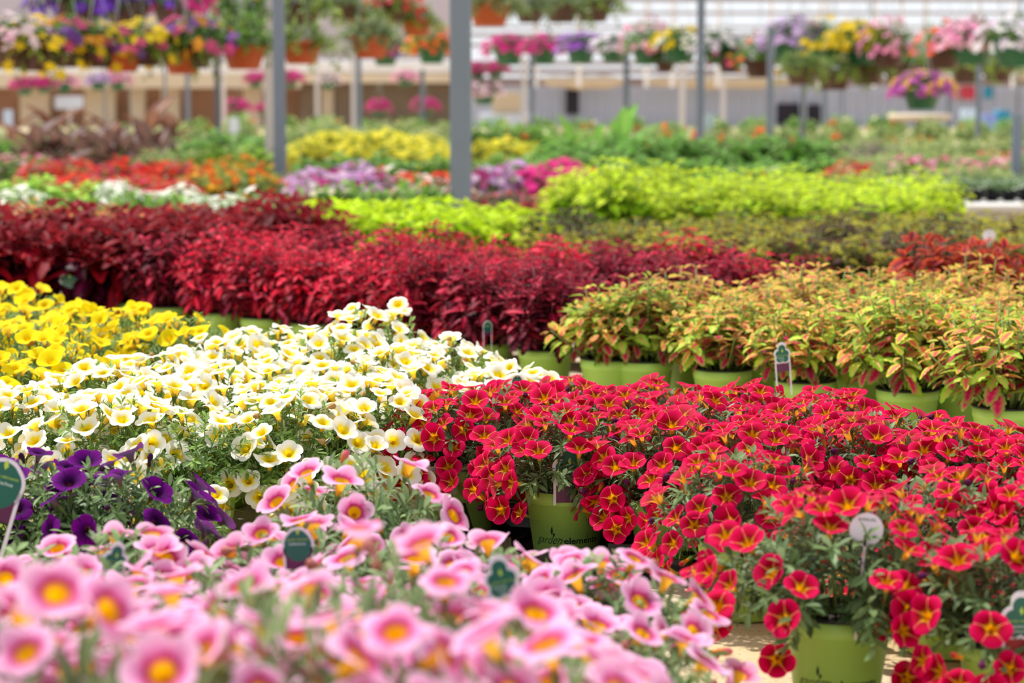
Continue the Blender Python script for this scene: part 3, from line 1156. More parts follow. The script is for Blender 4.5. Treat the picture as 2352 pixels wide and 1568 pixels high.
# red, the pots standing nearest on the bare floor
x, y = at_z(1935, 3.14)
cal_plant('red', x, y, 3, letters=-.12, scale=1.3, high=.88, dense=.95, gap=(1640, 1450, 2200, 1640),
          extra=(((-.095, -.09, .085), (-.2, -1, .1)), ((.075, -.13, .07), (.1, -1, .1))))
x, y = at_z(2352, 2.98)
cal_plant('red', x, y, 3, letters=None, dense=.8)
for (px, zc) in ((1715, 3.66), (2185, 3.42), (2400, 3.36)):
    x, y = at_z(px, zc)
    cal_plant('red', x, y, 4, dense=.85)
# pink
PK = [[(30, 2.98, .85), (260, 3.02, .9), (395, 3.0, .7), (690, 3.08, .9), (830, 3.36, 1.2), (940, 3.02, .95), (1150, 2.98, .8), (1370, 2.9, .85)],
      [(-40, 2.72, 1.0), (190, 2.74, 1), (440, 2.7, 1.05), (690, 2.72, 1), (930, 2.7, 1.1), (1150, 2.72, .85), (1360, 2.62, .75)],
      [(60, 2.4, 1.15), (340, 2.42, 1.2), (620, 2.38, 1.25), (900, 2.4, 1.35), (1180, 2.38, 1.1)],
      [(-60, 2.1, 1.75), (240, 2.12, 1.65), (560, 2.14, 1.75), (870, 2.16, 1.95), (1150, 2.14, 1.55), (1370, 2.06, 1.2)],
      [(20, 1.82, 2.25), (360, 1.8, 1.95), (640, 1.84, 2.1), (1010, 1.84, 2.0), (1330, 1.84, 1.75), (1640, 1.9, 1.5)]]
for r, row in enumerate(PK):
    for (px, zc, hi) in row:
        x, y = at_z(px, zc)
        cal_plant('pink', x, y, 4 - r, high=hi, dense=(1.0 if r < 2 else 1.05 if r == 2 else 1.45))

# coleus, pink and lime, on the sunny floor at the right
for i, (px, py) in enumerate([(1481, 826), (1660, 846), (1850, 872), (2085, 892), (2310, 932)]):
    x, y = rim(px, py)
    coleus('pinklime', x, y, 0, scale=(1.0, .96, .96, 1.08, 1.12)[i], letters=(.1, None, None, -.2, None)[i])
for (px, py) in [(1398, 822), (1735, 828), (1990, 856), (2200, 880), (2400, 890)]:
    x, y = rim(px, py)
    coleus('limepink' if px % 2 else 'pinklime', x, y, 1)
for (px, py) in [(1580, 806), (1880, 816), (2110, 826), (2330, 840), (1830, 796), (2010, 800), (2230, 806)]:
    x, y = rim(px, py)
    coleus('limepink', x, y, 2, scale=1.05)

# red coleus block
a0 = Vector((0.095, 6.19))
va, vb = Vector((-0.172, 0.165)), Vector((0.18, 0.19))
for b_ in range(4):
    for a_ in range(0, 8):
        if b_ == 3 and a_ == 7:
            continue
        p = a0 + va * a_ + vb * b_
        kind = 'winecol' if (a_ < 2 or (a_ * 3 + b_ * 5) % 7 == 0) else 'redcol'
        coleus(kind, p.x + rnd.uniform(-.012, .012), p.y + rnd.uniform(-.012, .012), b_, mass='redblock', scale=1.0 if b_ else 1.05, letters=(.0 if a_ < 2 and b_ == 0 else None))
for (px, zc) in ((1720, 6.9), (1830, 6.95), (1560, 7.15), (1650, 7.2), (1450, 7.4)):
    x, y = at_z(px, zc)
    coleus('winecol' if px % 20 else 'redcol', x, y, 4, mass='redblock')
for px, zc in ((2170, 6.75), (2260, 6.8), (2350, 6.75)):
    x, y = at_z(px, zc)
    coleus('orange', x, y, 0, scale=1.05)

# dark large-leaved coleus at left
for (zc, p0, p1, n) in ((7.55, -30, 410, 5), (7.85, -60, 470, 6), (8.2, -20, 560, 6), (8.55, 330, 640, 4), (8.9, 380, 720, 4)):
    for i in range(n):
        px = p0 + (p1 - p0) * i / (n - 1)
        x, y = at_z(px + rnd.uniform(-8, 8), zc + rnd.uniform(-.04, .04))
        coleus('darkcol', x, y, int((zc - 7.5) / .33), high=.98 if zc < 8.4 else (.84 if px < 560 else 1.02))
for i in range(5):
    x, y = at_z(30 + 66 * i, 8.5)
    coleus('peach', x, y, 0, high=.98)
for r_, (zc, p0, p1, n) in enumerate(((8.9, -40, 340, 5), (9.25, 0, 600, 8))):
    for i in range(n):
        x, y = at_z(p0 + (p1 - p0) * i / (n - 1), zc)
        coleus('brick' if i % 4 else 'darkcol', x, y, r_, mass='brick', high=.84)

# olive and plum small-leaved coleus
for (x, y, r) in fill([(1215, 640), (1700, 655), (2480, 655), (2480, 575), (1800, 575), (1215, 585)], .27, .02, 21):
    q = math.sin(x * 3.1 + 1) * math.sin(y * 4.3) + rnd.uniform(-.5, .5)
    coleus('plumol' if q > .45 else 'olive', x, y, r, mass='olive', scale=1.05, high=.80)
# lime plants
for (x, y, r) in fill([(690, 610), (1240, 610), (1240, 566), (760, 568), (690, 580)], .30, .04, 23):
    coleus('lime', x, y, r, scale=1.05, name='sweet_potato_vine')
for (x, y, r) in fill([(1270, 568), (2190, 568), (2130, 520), (1270, 520)], .31, .0, 25):
    px = project((x, y, .3))[0]
    coleus('frill', x, y, r, mass='frill', scale=1.06, high=(1.0 if px < 1500 else .93 if px < 1900 else .85))


# ================================================================ DISTANT BEDDING PLANTS
def simple_flower(petal, mid, n=5):
    V, Cc, faces = [(0, 0, -.1)], [mid], []
    for k in range(n):
        a = 2 * PI * k / n
        for da, r, z in ((-.5, .62, .05), (0, 1.0, .0), (.5, .62, .05)):
            V.append((r * math.cos(a + da * 2 * PI / n * .95), r * math.sin(a + da * 2 * PI / n * .95), z))
            Cc.append(petal)
        b = 1 + k * 3
        faces.append((0, b, b + 1, b + 2))
    return (np.array(V, dtype=np.float32), faces, np.array(Cc, dtype=np.float32))


def blossoms(seed, cols, n, rx, top, low, size, zc=POT_H, minel=-.1, lift=1.05):
    rg = np.random.default_rng(seed)
    A = Acc()
    sp = dome_spots(seed, n, rx, top, low, zc=zc, mind=size * .9, lift=lift, size=size, minel=minel, rand=.4)
    for ci, c in enumerate(cols):
        R, T = [], []
        for i, (p, d, s_) in enumerate(sp):
            if i % len(cols) != ci:
                continue
            R.append(frame(nrm(np.cross(d, rg.normal(0, 1, 3))), d) * s_)
            T.append(p)
        if T:
            c = s2l(c)
            A.many(simple_flower(c, mixc(c, s2l((250, 220, 90)), .12)), R, T)
    return A.mesh('blossoms', M_PETAL)


T_SM = leaf_tmpl(0.42, 3, 0.3, 0.2)
BED = {}


def regbed(kind, leafc, leafl, cols, nb, size, rx=.17, top=.15, nsh=34, per=12, leaf=.04, low=-.03, minel=-.05):
    fol, blo = [], []
    for v in range(2):
        A, _ = mound(900 + len(BED) * 7 + v, rx, top, low, nsh=nsh, per=per, leaf=leaf, tmpl=T_SM, cdark=s2l(leafc), clight=s2l(leafl), stem_r=.002)
        fol.append(A.mesh('foliage', [M_LEAF, M_STEM]))
        if cols:
            blo.append(blossoms(950 + len(BED) * 7 + v, cols, nb, rx, top, low, size, minel=minel))
    BED[kind] = (fol, blo)


G1, G2 = (60, 100, 40), (150, 190, 80)
regbed('whitebed', (90, 130, 70), (160, 190, 120), [(250, 250, 244)], 34, .036)
regbed('redbed', (70, 100, 50), (140, 170, 80), [(230, 30, 30), (206, 50, 50), (206, 40, 100)], 80, .032)
regbed('rosebed', (80, 90, 60), (150, 120, 80), [(200, 60, 100), (214, 90, 130), (180, 50, 80)], 60, .022, top=.09)
regbed('orangebed', G1, (180, 200, 60), [(240, 110, 20), (226, 60, 20), (248, 170, 20)], 24, .03)
regbed('pinkbed', G1, G2, [(230, 130, 180), (240, 180, 200), (226, 100, 150)], 38, .028)
regbed('lilacbed', (60, 90, 50), (140, 160, 100), [(206, 160, 220), (180, 120, 190), (226, 190, 226), (180, 30, 130)], 80, .034)
regbed('magbed', G1, G2, [(236, 0, 150), (216, 10, 140)], 80, .040)
regbed('yellowbed', G1, (180, 200, 60), [(246, 236, 90), (236, 226, 60)], 64, .036, top=.17)
regbed('redwhite', (70, 110, 40), (150, 190, 80), [(226, 20, 20), (244, 244, 236), (214, 20, 110)], 34, .042)
regbed('finegreen', (100, 130, 70), (190, 204, 120), [(226, 220, 160)], 10, .014, leaf=.035, nsh=44)
regbed('mixgreen', G1, (150, 200, 70), [(244, 230, 200), (240, 120, 60)], 7, .03, leaf=.06)
regbed('greygreen', (90, 90, 80), (150, 140, 130), [(150, 110, 130)], 18, .018, leaf=.03)
regbed('flat', (70, 110, 60), (150, 180, 120), [(230, 236, 226)], 14, .018, rx=.15, top=.07, leaf=.03)
T_BR = coleus_tmpl(s2l((120, 176, 60)), s2l((96, 156, 50)), s2l((130, 180, 80)), width=.55, tooth=0, rows=5)
T_BR2 = coleus_tmpl(s2l((70, 130, 50)), s2l((60, 110, 44)), s2l((100, 150, 60)), width=.55, tooth=0, rows=5)
for v, k in enumerate(('broad', 'broadlime')):
    t1, t2 = (T_BR, T_BR2) if k == 'broad' else (cset((176, 214, 70), (150, 200, 56), (190, 216, 90), tooth=0), T_BR)
    BED[k] = ([coleus_acc(700 + i + v * 5, t1, t2, nsh=15, h=.24, spread=.17, leaf=.12, nodes=4, droop=.4).mesh('foliage', [M_LEAF, M_STEM]) for i in range(2)], [])
ME_DPOT = None


def dark_pot():
    A = Acc()
    A.lathe([(0.001, .002), (PB, .002), (PR, .122), (PR + .003, .125), (PR + .003, .131), (PR - .003, .131), (PR - .005, .118), (.001, .118)], 20)
    return A.mesh('pot', M_LINER)


ME_DPOT = dark_pot()


def bed(kind, x, y, row, zone, scale=1.0, z0=0.0, desc=None):
    seedc[0] += 1
    rg = random.Random(seedc[0])
    root = thing('bedding_plant', '', 'plant', (x, y, z0), rg.uniform(0, 6.28))
    put('pot', ME_DPOT, root)
    fol, blo = BED[kind]
    i = seedc[0] % 2
    k = scale * rg.uniform(.92, 1.1)
    f = put('foliage', fol[i], root)
    kz = k * rg.uniform(.82, 1.22)
    f.scale = (k, k, kz)
    f.location = (0, 0, POT_H * (1 - kz))
    if blo:
        b = put('blossoms', blo[i], root)
        b['kind'] = 'stuff'
        b.scale = (k, k, kz)
        b.location = (0, 0, POT_H * (1 - kz))
    PLANTS.append((root, 'bed_' + kind, (zone, row)))
    return root


BH = {'broad': .30, 'broadlime': .30, 'flat': .08, 'rosebed': .10, 'yellowbed': .19}


def rowtop(kind, p0, p1, n, h=.28, zone='', row=0, scale=1.0, z0=0.0):
    if kind in ('broad', 'broadlime'):
        scale *= .62
    h = POT_H + BH.get(kind, .165) * scale
    for i in range(n):
        t = (i + .5) / n
        g = ground(p0[0] + (p1[0] - p0[0]) * t, p0[1] + (p1[1] - p0[1]) * t + rnd.uniform(-3, 3), h + z0)
        bed(kind, g.x, g.y + rnd.uniform(-.15, .15), row, zone, scale, z0)


rowtop('broadlime', (-10, 410), (240, 415), 4, .32, 'left')
rowtop('whitebed', (0, 430), (90, 432), 2, .27, 'left', 0)
rowtop('whitebed', (240, 424), (480, 438), 6, .27, 'left', 1)
rowtop('mixgreen', (60, 448), (480, 462), 6, .27, 'left', 1)
rowtop('whitebed', (490, 432), (600, 462), 2, .30, 'left', 2)
rowtop('redbed', (100, 405), (440, 405), 7, .24, 'left', 0, 1.0)
rowtop('redbed', (90, 374), (430, 372), 8, .27, 'left', 1, 1.1)
rowtop('pinkbed', (0, 358), (120, 360), 3, .27, 'left')
rowtop('orangebed', (430, 395), (640, 395), 4, .28, 'beside the dark post', 0)
rowtop('orangebed', (440, 362), (650, 366), 5, .28, 'beside the dark post', 1, 1.15)
rowtop('broadlime', (420, 342), (600, 342), 4, .3, 'behind', 1, 1.2)
rowtop('broad', (620, 450), (700, 452), 2, .28, 'post')
rowtop('finegreen', (330, 335), (620, 332), 5, .28, 'left far', 0, 1.3)
rowtop('broad', (390, 306), (620, 300), 5, .33, 'left far', 1, 1.5)
rowtop('lilacbed', (690, 400), (870, 402), 4, .30, 'middle', 0, 1.05)
rowtop('lilacbed', (690, 378), (850, 375), 3, .28, 'middle', 1, 1.1)
rowtop('redwhite', (870, 395), (1035, 392), 4, .3, 'middle', 0, 1.1)
rowtop('rosebed', (880, 452), (1240, 446), 8, .22, 'middle', 0)
rowtop('mixgreen', (700, 430), (1030, 430), 6, .26, 'middle', 0)
rowtop('broad', (680, 358), (1030, 356), 8, .3, 'middle', 0, 1.2)
rowtop('yellowbed', (690, 328), (1010, 326), 7, .32, 'middle', 0, 1.2)
rowtop('yellowbed', (680, 308), (1000, 306), 7, .32, 'middle', 1, 1.3)
rowtop('finegreen', (660, 284), (1010, 282), 8, .33, 'middle', 0, 1.6)
rowtop('lilacbed', (1095, 392), (1235, 382), 4, .30, 'thick post', 2, 1.05)
rowtop('magbed', (1210, 384), (1350, 378), 4, .31, 'thick post', 0, 1.05)
rowtop('broad', (1080, 350), (1260, 350), 4, .3, 'thick post', 3, 1.2)
rowtop('yellowbed', (1090, 322), (1240, 318), 3, .3, 'thick post', 2, 1.1)
rowtop('mixgreen', (1080, 290), (1260, 286), 5, .33, 'thick post', 1, 1.6)
for r_, (yy, xs, kd, sc) in enumerate(((398, 1420, 'broad', .9), (376, 1380, 'mixgreen', 1.0), (356, 1250, 'broad', 1.2), (338, 1260, 'greygreen', 1.1), (322, 1250, 'mixgreen', 1.2), (306, 1240, 'broad', 1.6), (292, 1240, 'finegreen', 1.3))):
    rowtop(kd, (xs, yy), (1930, yy - 2), 12 - r_ // 2, .32, 'right', r_, sc)
for r_, (yy, kd, sc) in enumerate(((280, 'finegreen', 1.4), (268, 'mixgreen', 1.4))):
    rowtop(kd, (400, yy), (2380, yy), 20, .32, 'along the far wall', r_, sc)
rowtop('finegreen', (-20, 284), (400, 280), 5, .32, 'along the far wall', 2, 1.4)
rowtop('redbed', (1905, 378), (1975, 376), 2, .36, 'right', 5, 1.1)
rowtop('mixgreen', (1900, 412), (2080, 412), 4, .28, 'right', 8)
rowtop('whitebed', (2060, 418), (2110, 440), 2, .38, 'right', 3, .9)
rowtop('finegreen', (1930, 395), (2110, 380), 4, .3, 'right', 9, 1.1)
for r_, (zc, p0) in enumerate(((13.55, 2195), (13.85, 2185), (14.2, 2175))):
    for i in range(6):
        x, y = at_z(p0 + 38 * i, zc)
        f_ = bed('flat', x, y, r_, 'bench', 1.0, .13)
        f_.scale = (.6, .6, .6)
for i in range(6):
    x, y = at_z(2090 + 24 * (i % 3), 14.0 + .5 * (i // 3))
    bed('flat', x, y, 3 + i // 3, 'bench', .9)
rowtop('finegreen', (2100, 385), (2370, 383), 8, .22, 'bench', 1, 1.0)
rowtop('pinkbed', (2060, 366), (2370, 362), 8, .24, 'bench', 1, 1.1)
rowtop('finegreen', (1930, 345), (2370, 340), 11, .25, 'bench', 2, 1.2)
rowtop('redbed', (2260, 352), (2360, 352), 3, .22, 'bench', 6, .9)
rowtop('greygreen', (1960, 330), (2080, 328), 3, .3, 'bench', 3, 1.2)
rowtop('orangebed', (2000, 312), (2160, 318), 2, .32, 'bench', 4, 1.0)
rowtop('finegreen', (1930, 312), (2370, 308), 10, .28, 'bench', 5, 1.4)
rowtop('mixgreen', (-20, 312), (120, 312), 3, .3, 'left', 6, 1.3)


# ---------------------------------------------------------------- cannas
def canna(seed, cols, h, nl, L, flower=None):
    rg = np.random.default_rng(seed)
    A = Acc()
    A.tube([(0, 0, .1), (0.01, 0, h * .5), (0.02, .01, h)], .014, .008, 6, mi=1)
    tm = coleus_tmpl(s2l(cols[0]), s2l(cols[1]), s2l(cols[2]), width=.34, tooth=0, rows=8, curl=.25, fold=.45)
    R, T = [], []
    for i in range(nl):
        t = i / max(1, nl - 1)
        az = i * 2.4 + rg.normal(0, .3)
        d = nrm(np.array([math.cos(az) * .55, math.sin(az) * .55, 0.65 + .6 * t]))
        R.append(frame(d, np.array([-math.cos(az), -math.sin(az), .6])) * L * rg.uniform(.8, 1.1))
        T.append((0.01 * t, 0, h * (.25 + .7 * t)))
    A.many(tm, R, T)
    fl = None
    if flower:
        fl = Acc()
        sf = simple_flower(s2l(flower), s2l(flower), 5)
        R, T = [], []
        for i in range(9):
            R.append(frame(nrm(rg.normal(0, 1, 3)), nrm(rg.normal(0, 1, 3) + np.array([0, 0, .6]))) * .055)
            T.append((rg.normal(0, .03), rg.normal(0, .03), h + .12 + rg.normal(0, .035)))
        fl.many(sf, R, T)
        fl.tube([(0.02, .01, h), (0, 0, h + .12)], .008, .005, 5, col=s2l((120, 160, 60)))
        fl = fl.mesh('blossoms', M_PETAL)
    return A.mesh('foliage', [M_LEAF, M_STEM]), fl


CN = {'green': [canna(i, ((120, 186, 30), (96, 166, 26), (150, 200, 60)), .42, 6, .34, None) for i in (1, 2)],
      'orange': [canna(i, ((80, 140, 40), (70, 124, 40), (110, 160, 60)), .34, 6, .26, (244, 110, 60)) for i in (3, 4)],
      'bronze': [canna(i, ((120, 60, 20), (96, 34, 16), (150, 90, 30)), .44, 6, .30, None) for i in (5, 6)],
      'bronzelow': [canna(i, ((84, 34, 22), (70, 24, 20), (120, 60, 30)), .30, 8, .22, None) for i in (7, 8)]}


def put_canna(kind, px, ytop, Y, label, wide=1.0):
    g = depth(px, ytop, Y)
    scale = (g.z - .02) / {'green': .74, 'orange': .50, 'bronze': .70, 'bronzelow': .46}[kind]
    root = thing('canna', label, 'plant', (g.x, g.y, 0), rnd.uniform(0, 6.28))
    seedc[0] += 1
    me, fl = CN[kind][seedc[0] % 2]
    put('pot', ME_DPOT, root)
    f = put('foliage', me, root)
    f.scale = (scale * wide, scale * wide, scale)
    if fl:
        b = put('blossoms', fl, root)
        b.scale = (scale,) * 3
        b['kind'] = 'stuff'
    return root


put_canna('green', 1310, 238, 18.5, 'canna with broad bright green leaves, left of the two tall ones', 1.05)
put_canna('green', 1434, 200, 18.0, 'tallest bright green canna, upright leaf reaching the far canvas roll', 1.1)
put_canna('green', 1370, 262, 19.5, 'lower green canna between the two tallest ones', .95)
for px, y, s_, lb in ((1530, 292, 1.0, 'canna with small orange bloom left of the thin dark post'), (1600, 300, .95, 'canna with orange red bloom at the thin dark post'),
                      (1660, 306, 1.1, 'canna with large salmon bloom just right of the thin dark post'), (1745, 292, .8, 'canna with pale orange bloom beside the grey post'),
                      (1920, 300, .8, 'canna with faint orange bloom right of the dark wall windows'), (1480, 318, .9, 'canna with leaning leaves behind the lime green bed'),
                      (1820, 318, .9, 'canna with an orange bud before the dark wall windows')):
    put_canna('orange', px, y, 21.0, lb, s_)
for px, y, lb in ((115, 218, 'bronze canna with golden brown upright leaf at the left cream board'), (345, 206, 'tallest bronze canna with pointed leaf before the brown boards'),
                  (395, 235, 'bronze canna right beside the tallest one'), (250, 240, 'bronze canna with spreading dark leaves in the left background'), (180, 250, 'bronze canna behind the white angled card'),
                  (30, 240, 'bronze canna at the left edge of the view')):
    put_canna('bronze', px, y, 20.5, lb, 1.7)
for i, (px, y) in enumerate(((90, 262), (150, 266), (210, 262), (270, 268), (330, 262), (60, 290), (120, 292), (240, 290), (300, 288), (370, 284))):
    r = put_canna('bronzelow', px, y, 18.0 + (i % 3) * .5, '', 1.7)
    PLANTS.append((r, 'bronzelow', i // 5))


# ================================================================ HANGING BASKETS (unit: rim 0.28 m wide, rim at local height 0)
def basket_shell(mat):
    A = Acc()
    r = .14
    A.lathe([(0.001, -.145), (r * .62, -.145), (r * .66, -.14), (r * .93, -.02), (r * 1.0, -.02), (r * 1.03, -.004), (r * 1.0, 0), (r * .95, 0), (r * .9, -.03), (.001, -.03)], 28)
    return A.mesh('pot', mat)


def hanger_mesh():
    A = Acc()
    for k in range(3):
        a = 2 * PI * k / 3 + .4
        A.tube([(.135 * math.cos(a), .135 * math.sin(a), -.01), (.07 * math.cos(a), .07 * math.sin(a), .2), (0, 0, .40)], .002, .002, 4)
    A.tube([(0, 0, .39), (0, 0, .43), (.014, 0, .455), (.0, 0, .475), (-.014, 0, .46)], .004, .004, 4)
    return A.mesh('hanger', M_WIRE)


SH = {'brown': basket_shell(M_BROWNPOT), 'terra': basket_shell(M_TERRA), 'green': basket_shell(M_GREENPOT)}
ME_HANG = hanger_mesh()
T_BL = leaf_tmpl(0.45, 3, 0.3, 0.2)
BF = {}
for k, (cd, cl, low, rx, top) in {'dome': ((50, 90, 34), (110, 160, 60), -.08, .19, .11), 'trail': ((70, 104, 36), (166, 190, 70), -.26, .20, .12),
                                  'grey': ((80, 104, 60), (150, 170, 110), -.24, .18, .13), 'tall': ((60, 110, 30), (130, 180, 50), -.10, .19, .18)}.items():
    BF[k] = []
    for v in range(2):
        A, _ = mound(1200 + v + len(BF) * 9, rx, top, low, nsh=46, per=13, leaf=.034, tmpl=T_BL, cdark=s2l(cd), clight=s2l(cl), zc=0, stem_r=.0016)
        BF[k].append((A.mesh('foliage', [M_LEAF, M_STEM]), rx, top, low))
BC = {'magenta': [(222, 20, 150), (200, 20, 130)], 'purple': [(96, 40, 190), (70, 20, 120)], 'pink': [(236, 140, 190), (240, 176, 206)], 'lilac': [(214, 180, 232), (190, 150, 220)],
      'white': [(240, 236, 244), (226, 214, 236)], 'yellow': [(240, 206, 30), (226, 196, 40)], 'yelwhite': [(244, 210, 30), (246, 244, 230)], 'orange': [(244, 110, 50), (240, 80, 60)],
      'red': [(220, 40, 60), (190, 20, 60)], 'violet': [(150, 70, 200), (176, 110, 214)], 'mix': [(200, 60, 130), (110, 50, 160), (226, 150, 60)], 'purmag': [(96, 40, 190), (214, 30, 140)],
      'pinkwhite': [(240, 214, 230), (234, 190, 214)], 'few': [(230, 90, 60)], 'pinkyel': [(200, 90, 190), (176, 70, 170), (240, 190, 90)]}
BB = {}


def bloss(kind, fk, n):
    key = (kind, fk, n)
    if key not in BB:
        _, rx, top, low = BF[fk][0]
        BB[key] = blossoms(1300 + len(BB), BC[kind], int(n * 1.25), rx, top, low * .5, .036, zc=0, minel=-.25 if n > 20 else -.6, lift=1.06)
    return BB[key]


ROD = Acc()
ROD.tube([(0, 0, 0), (0, 0, 1)], .0025, .0025, 5)
ME_ROD = ROD.mesh('rod', M_WIRE)
BIG = 1.12


def basket(px, py, wpx, shell, fk, fl, n, label, row, line, zrail):
    d = ray(px, py)
    # where this column of the view crosses the vertical plane of the rail
    a_, b_ = line
    t = a_ / (d.y - b_ * d.x)
    p = Vector((d.x * t, d.y * t, HC + d.z * t))
    root = thing('hanging_basket', label, 'hanging basket', p, rnd.uniform(0, 6.28), None)
    k = wpx / F * p.y / .28 * BIG * (1.2 if row in (3, 4) else 1.05)
    root.scale = (k, k, k)
    put('pot', SH[shell], root)
    put('hanger', ME_HANG, root)
    rod = put('hook_rod', ME_ROD, root)
    rod.location = (0, 0, .45)
    rod.scale = (1, 1, max(.02, (zrail - p.z) / k - .45))
    fs = 1.28 if row in (0, 1) else 1.12
    f_ = put('foliage', BF[fk][rnd.randrange(2)][0], root)
    f_.scale = (fs, fs, fs)
    if fl:
        b = put('blossoms', bloss(fl, fk, n), root)
        b['kind'] = 'stuff'
        b.scale = (fs, fs, fs)
    return p


def dn(s):
    return s


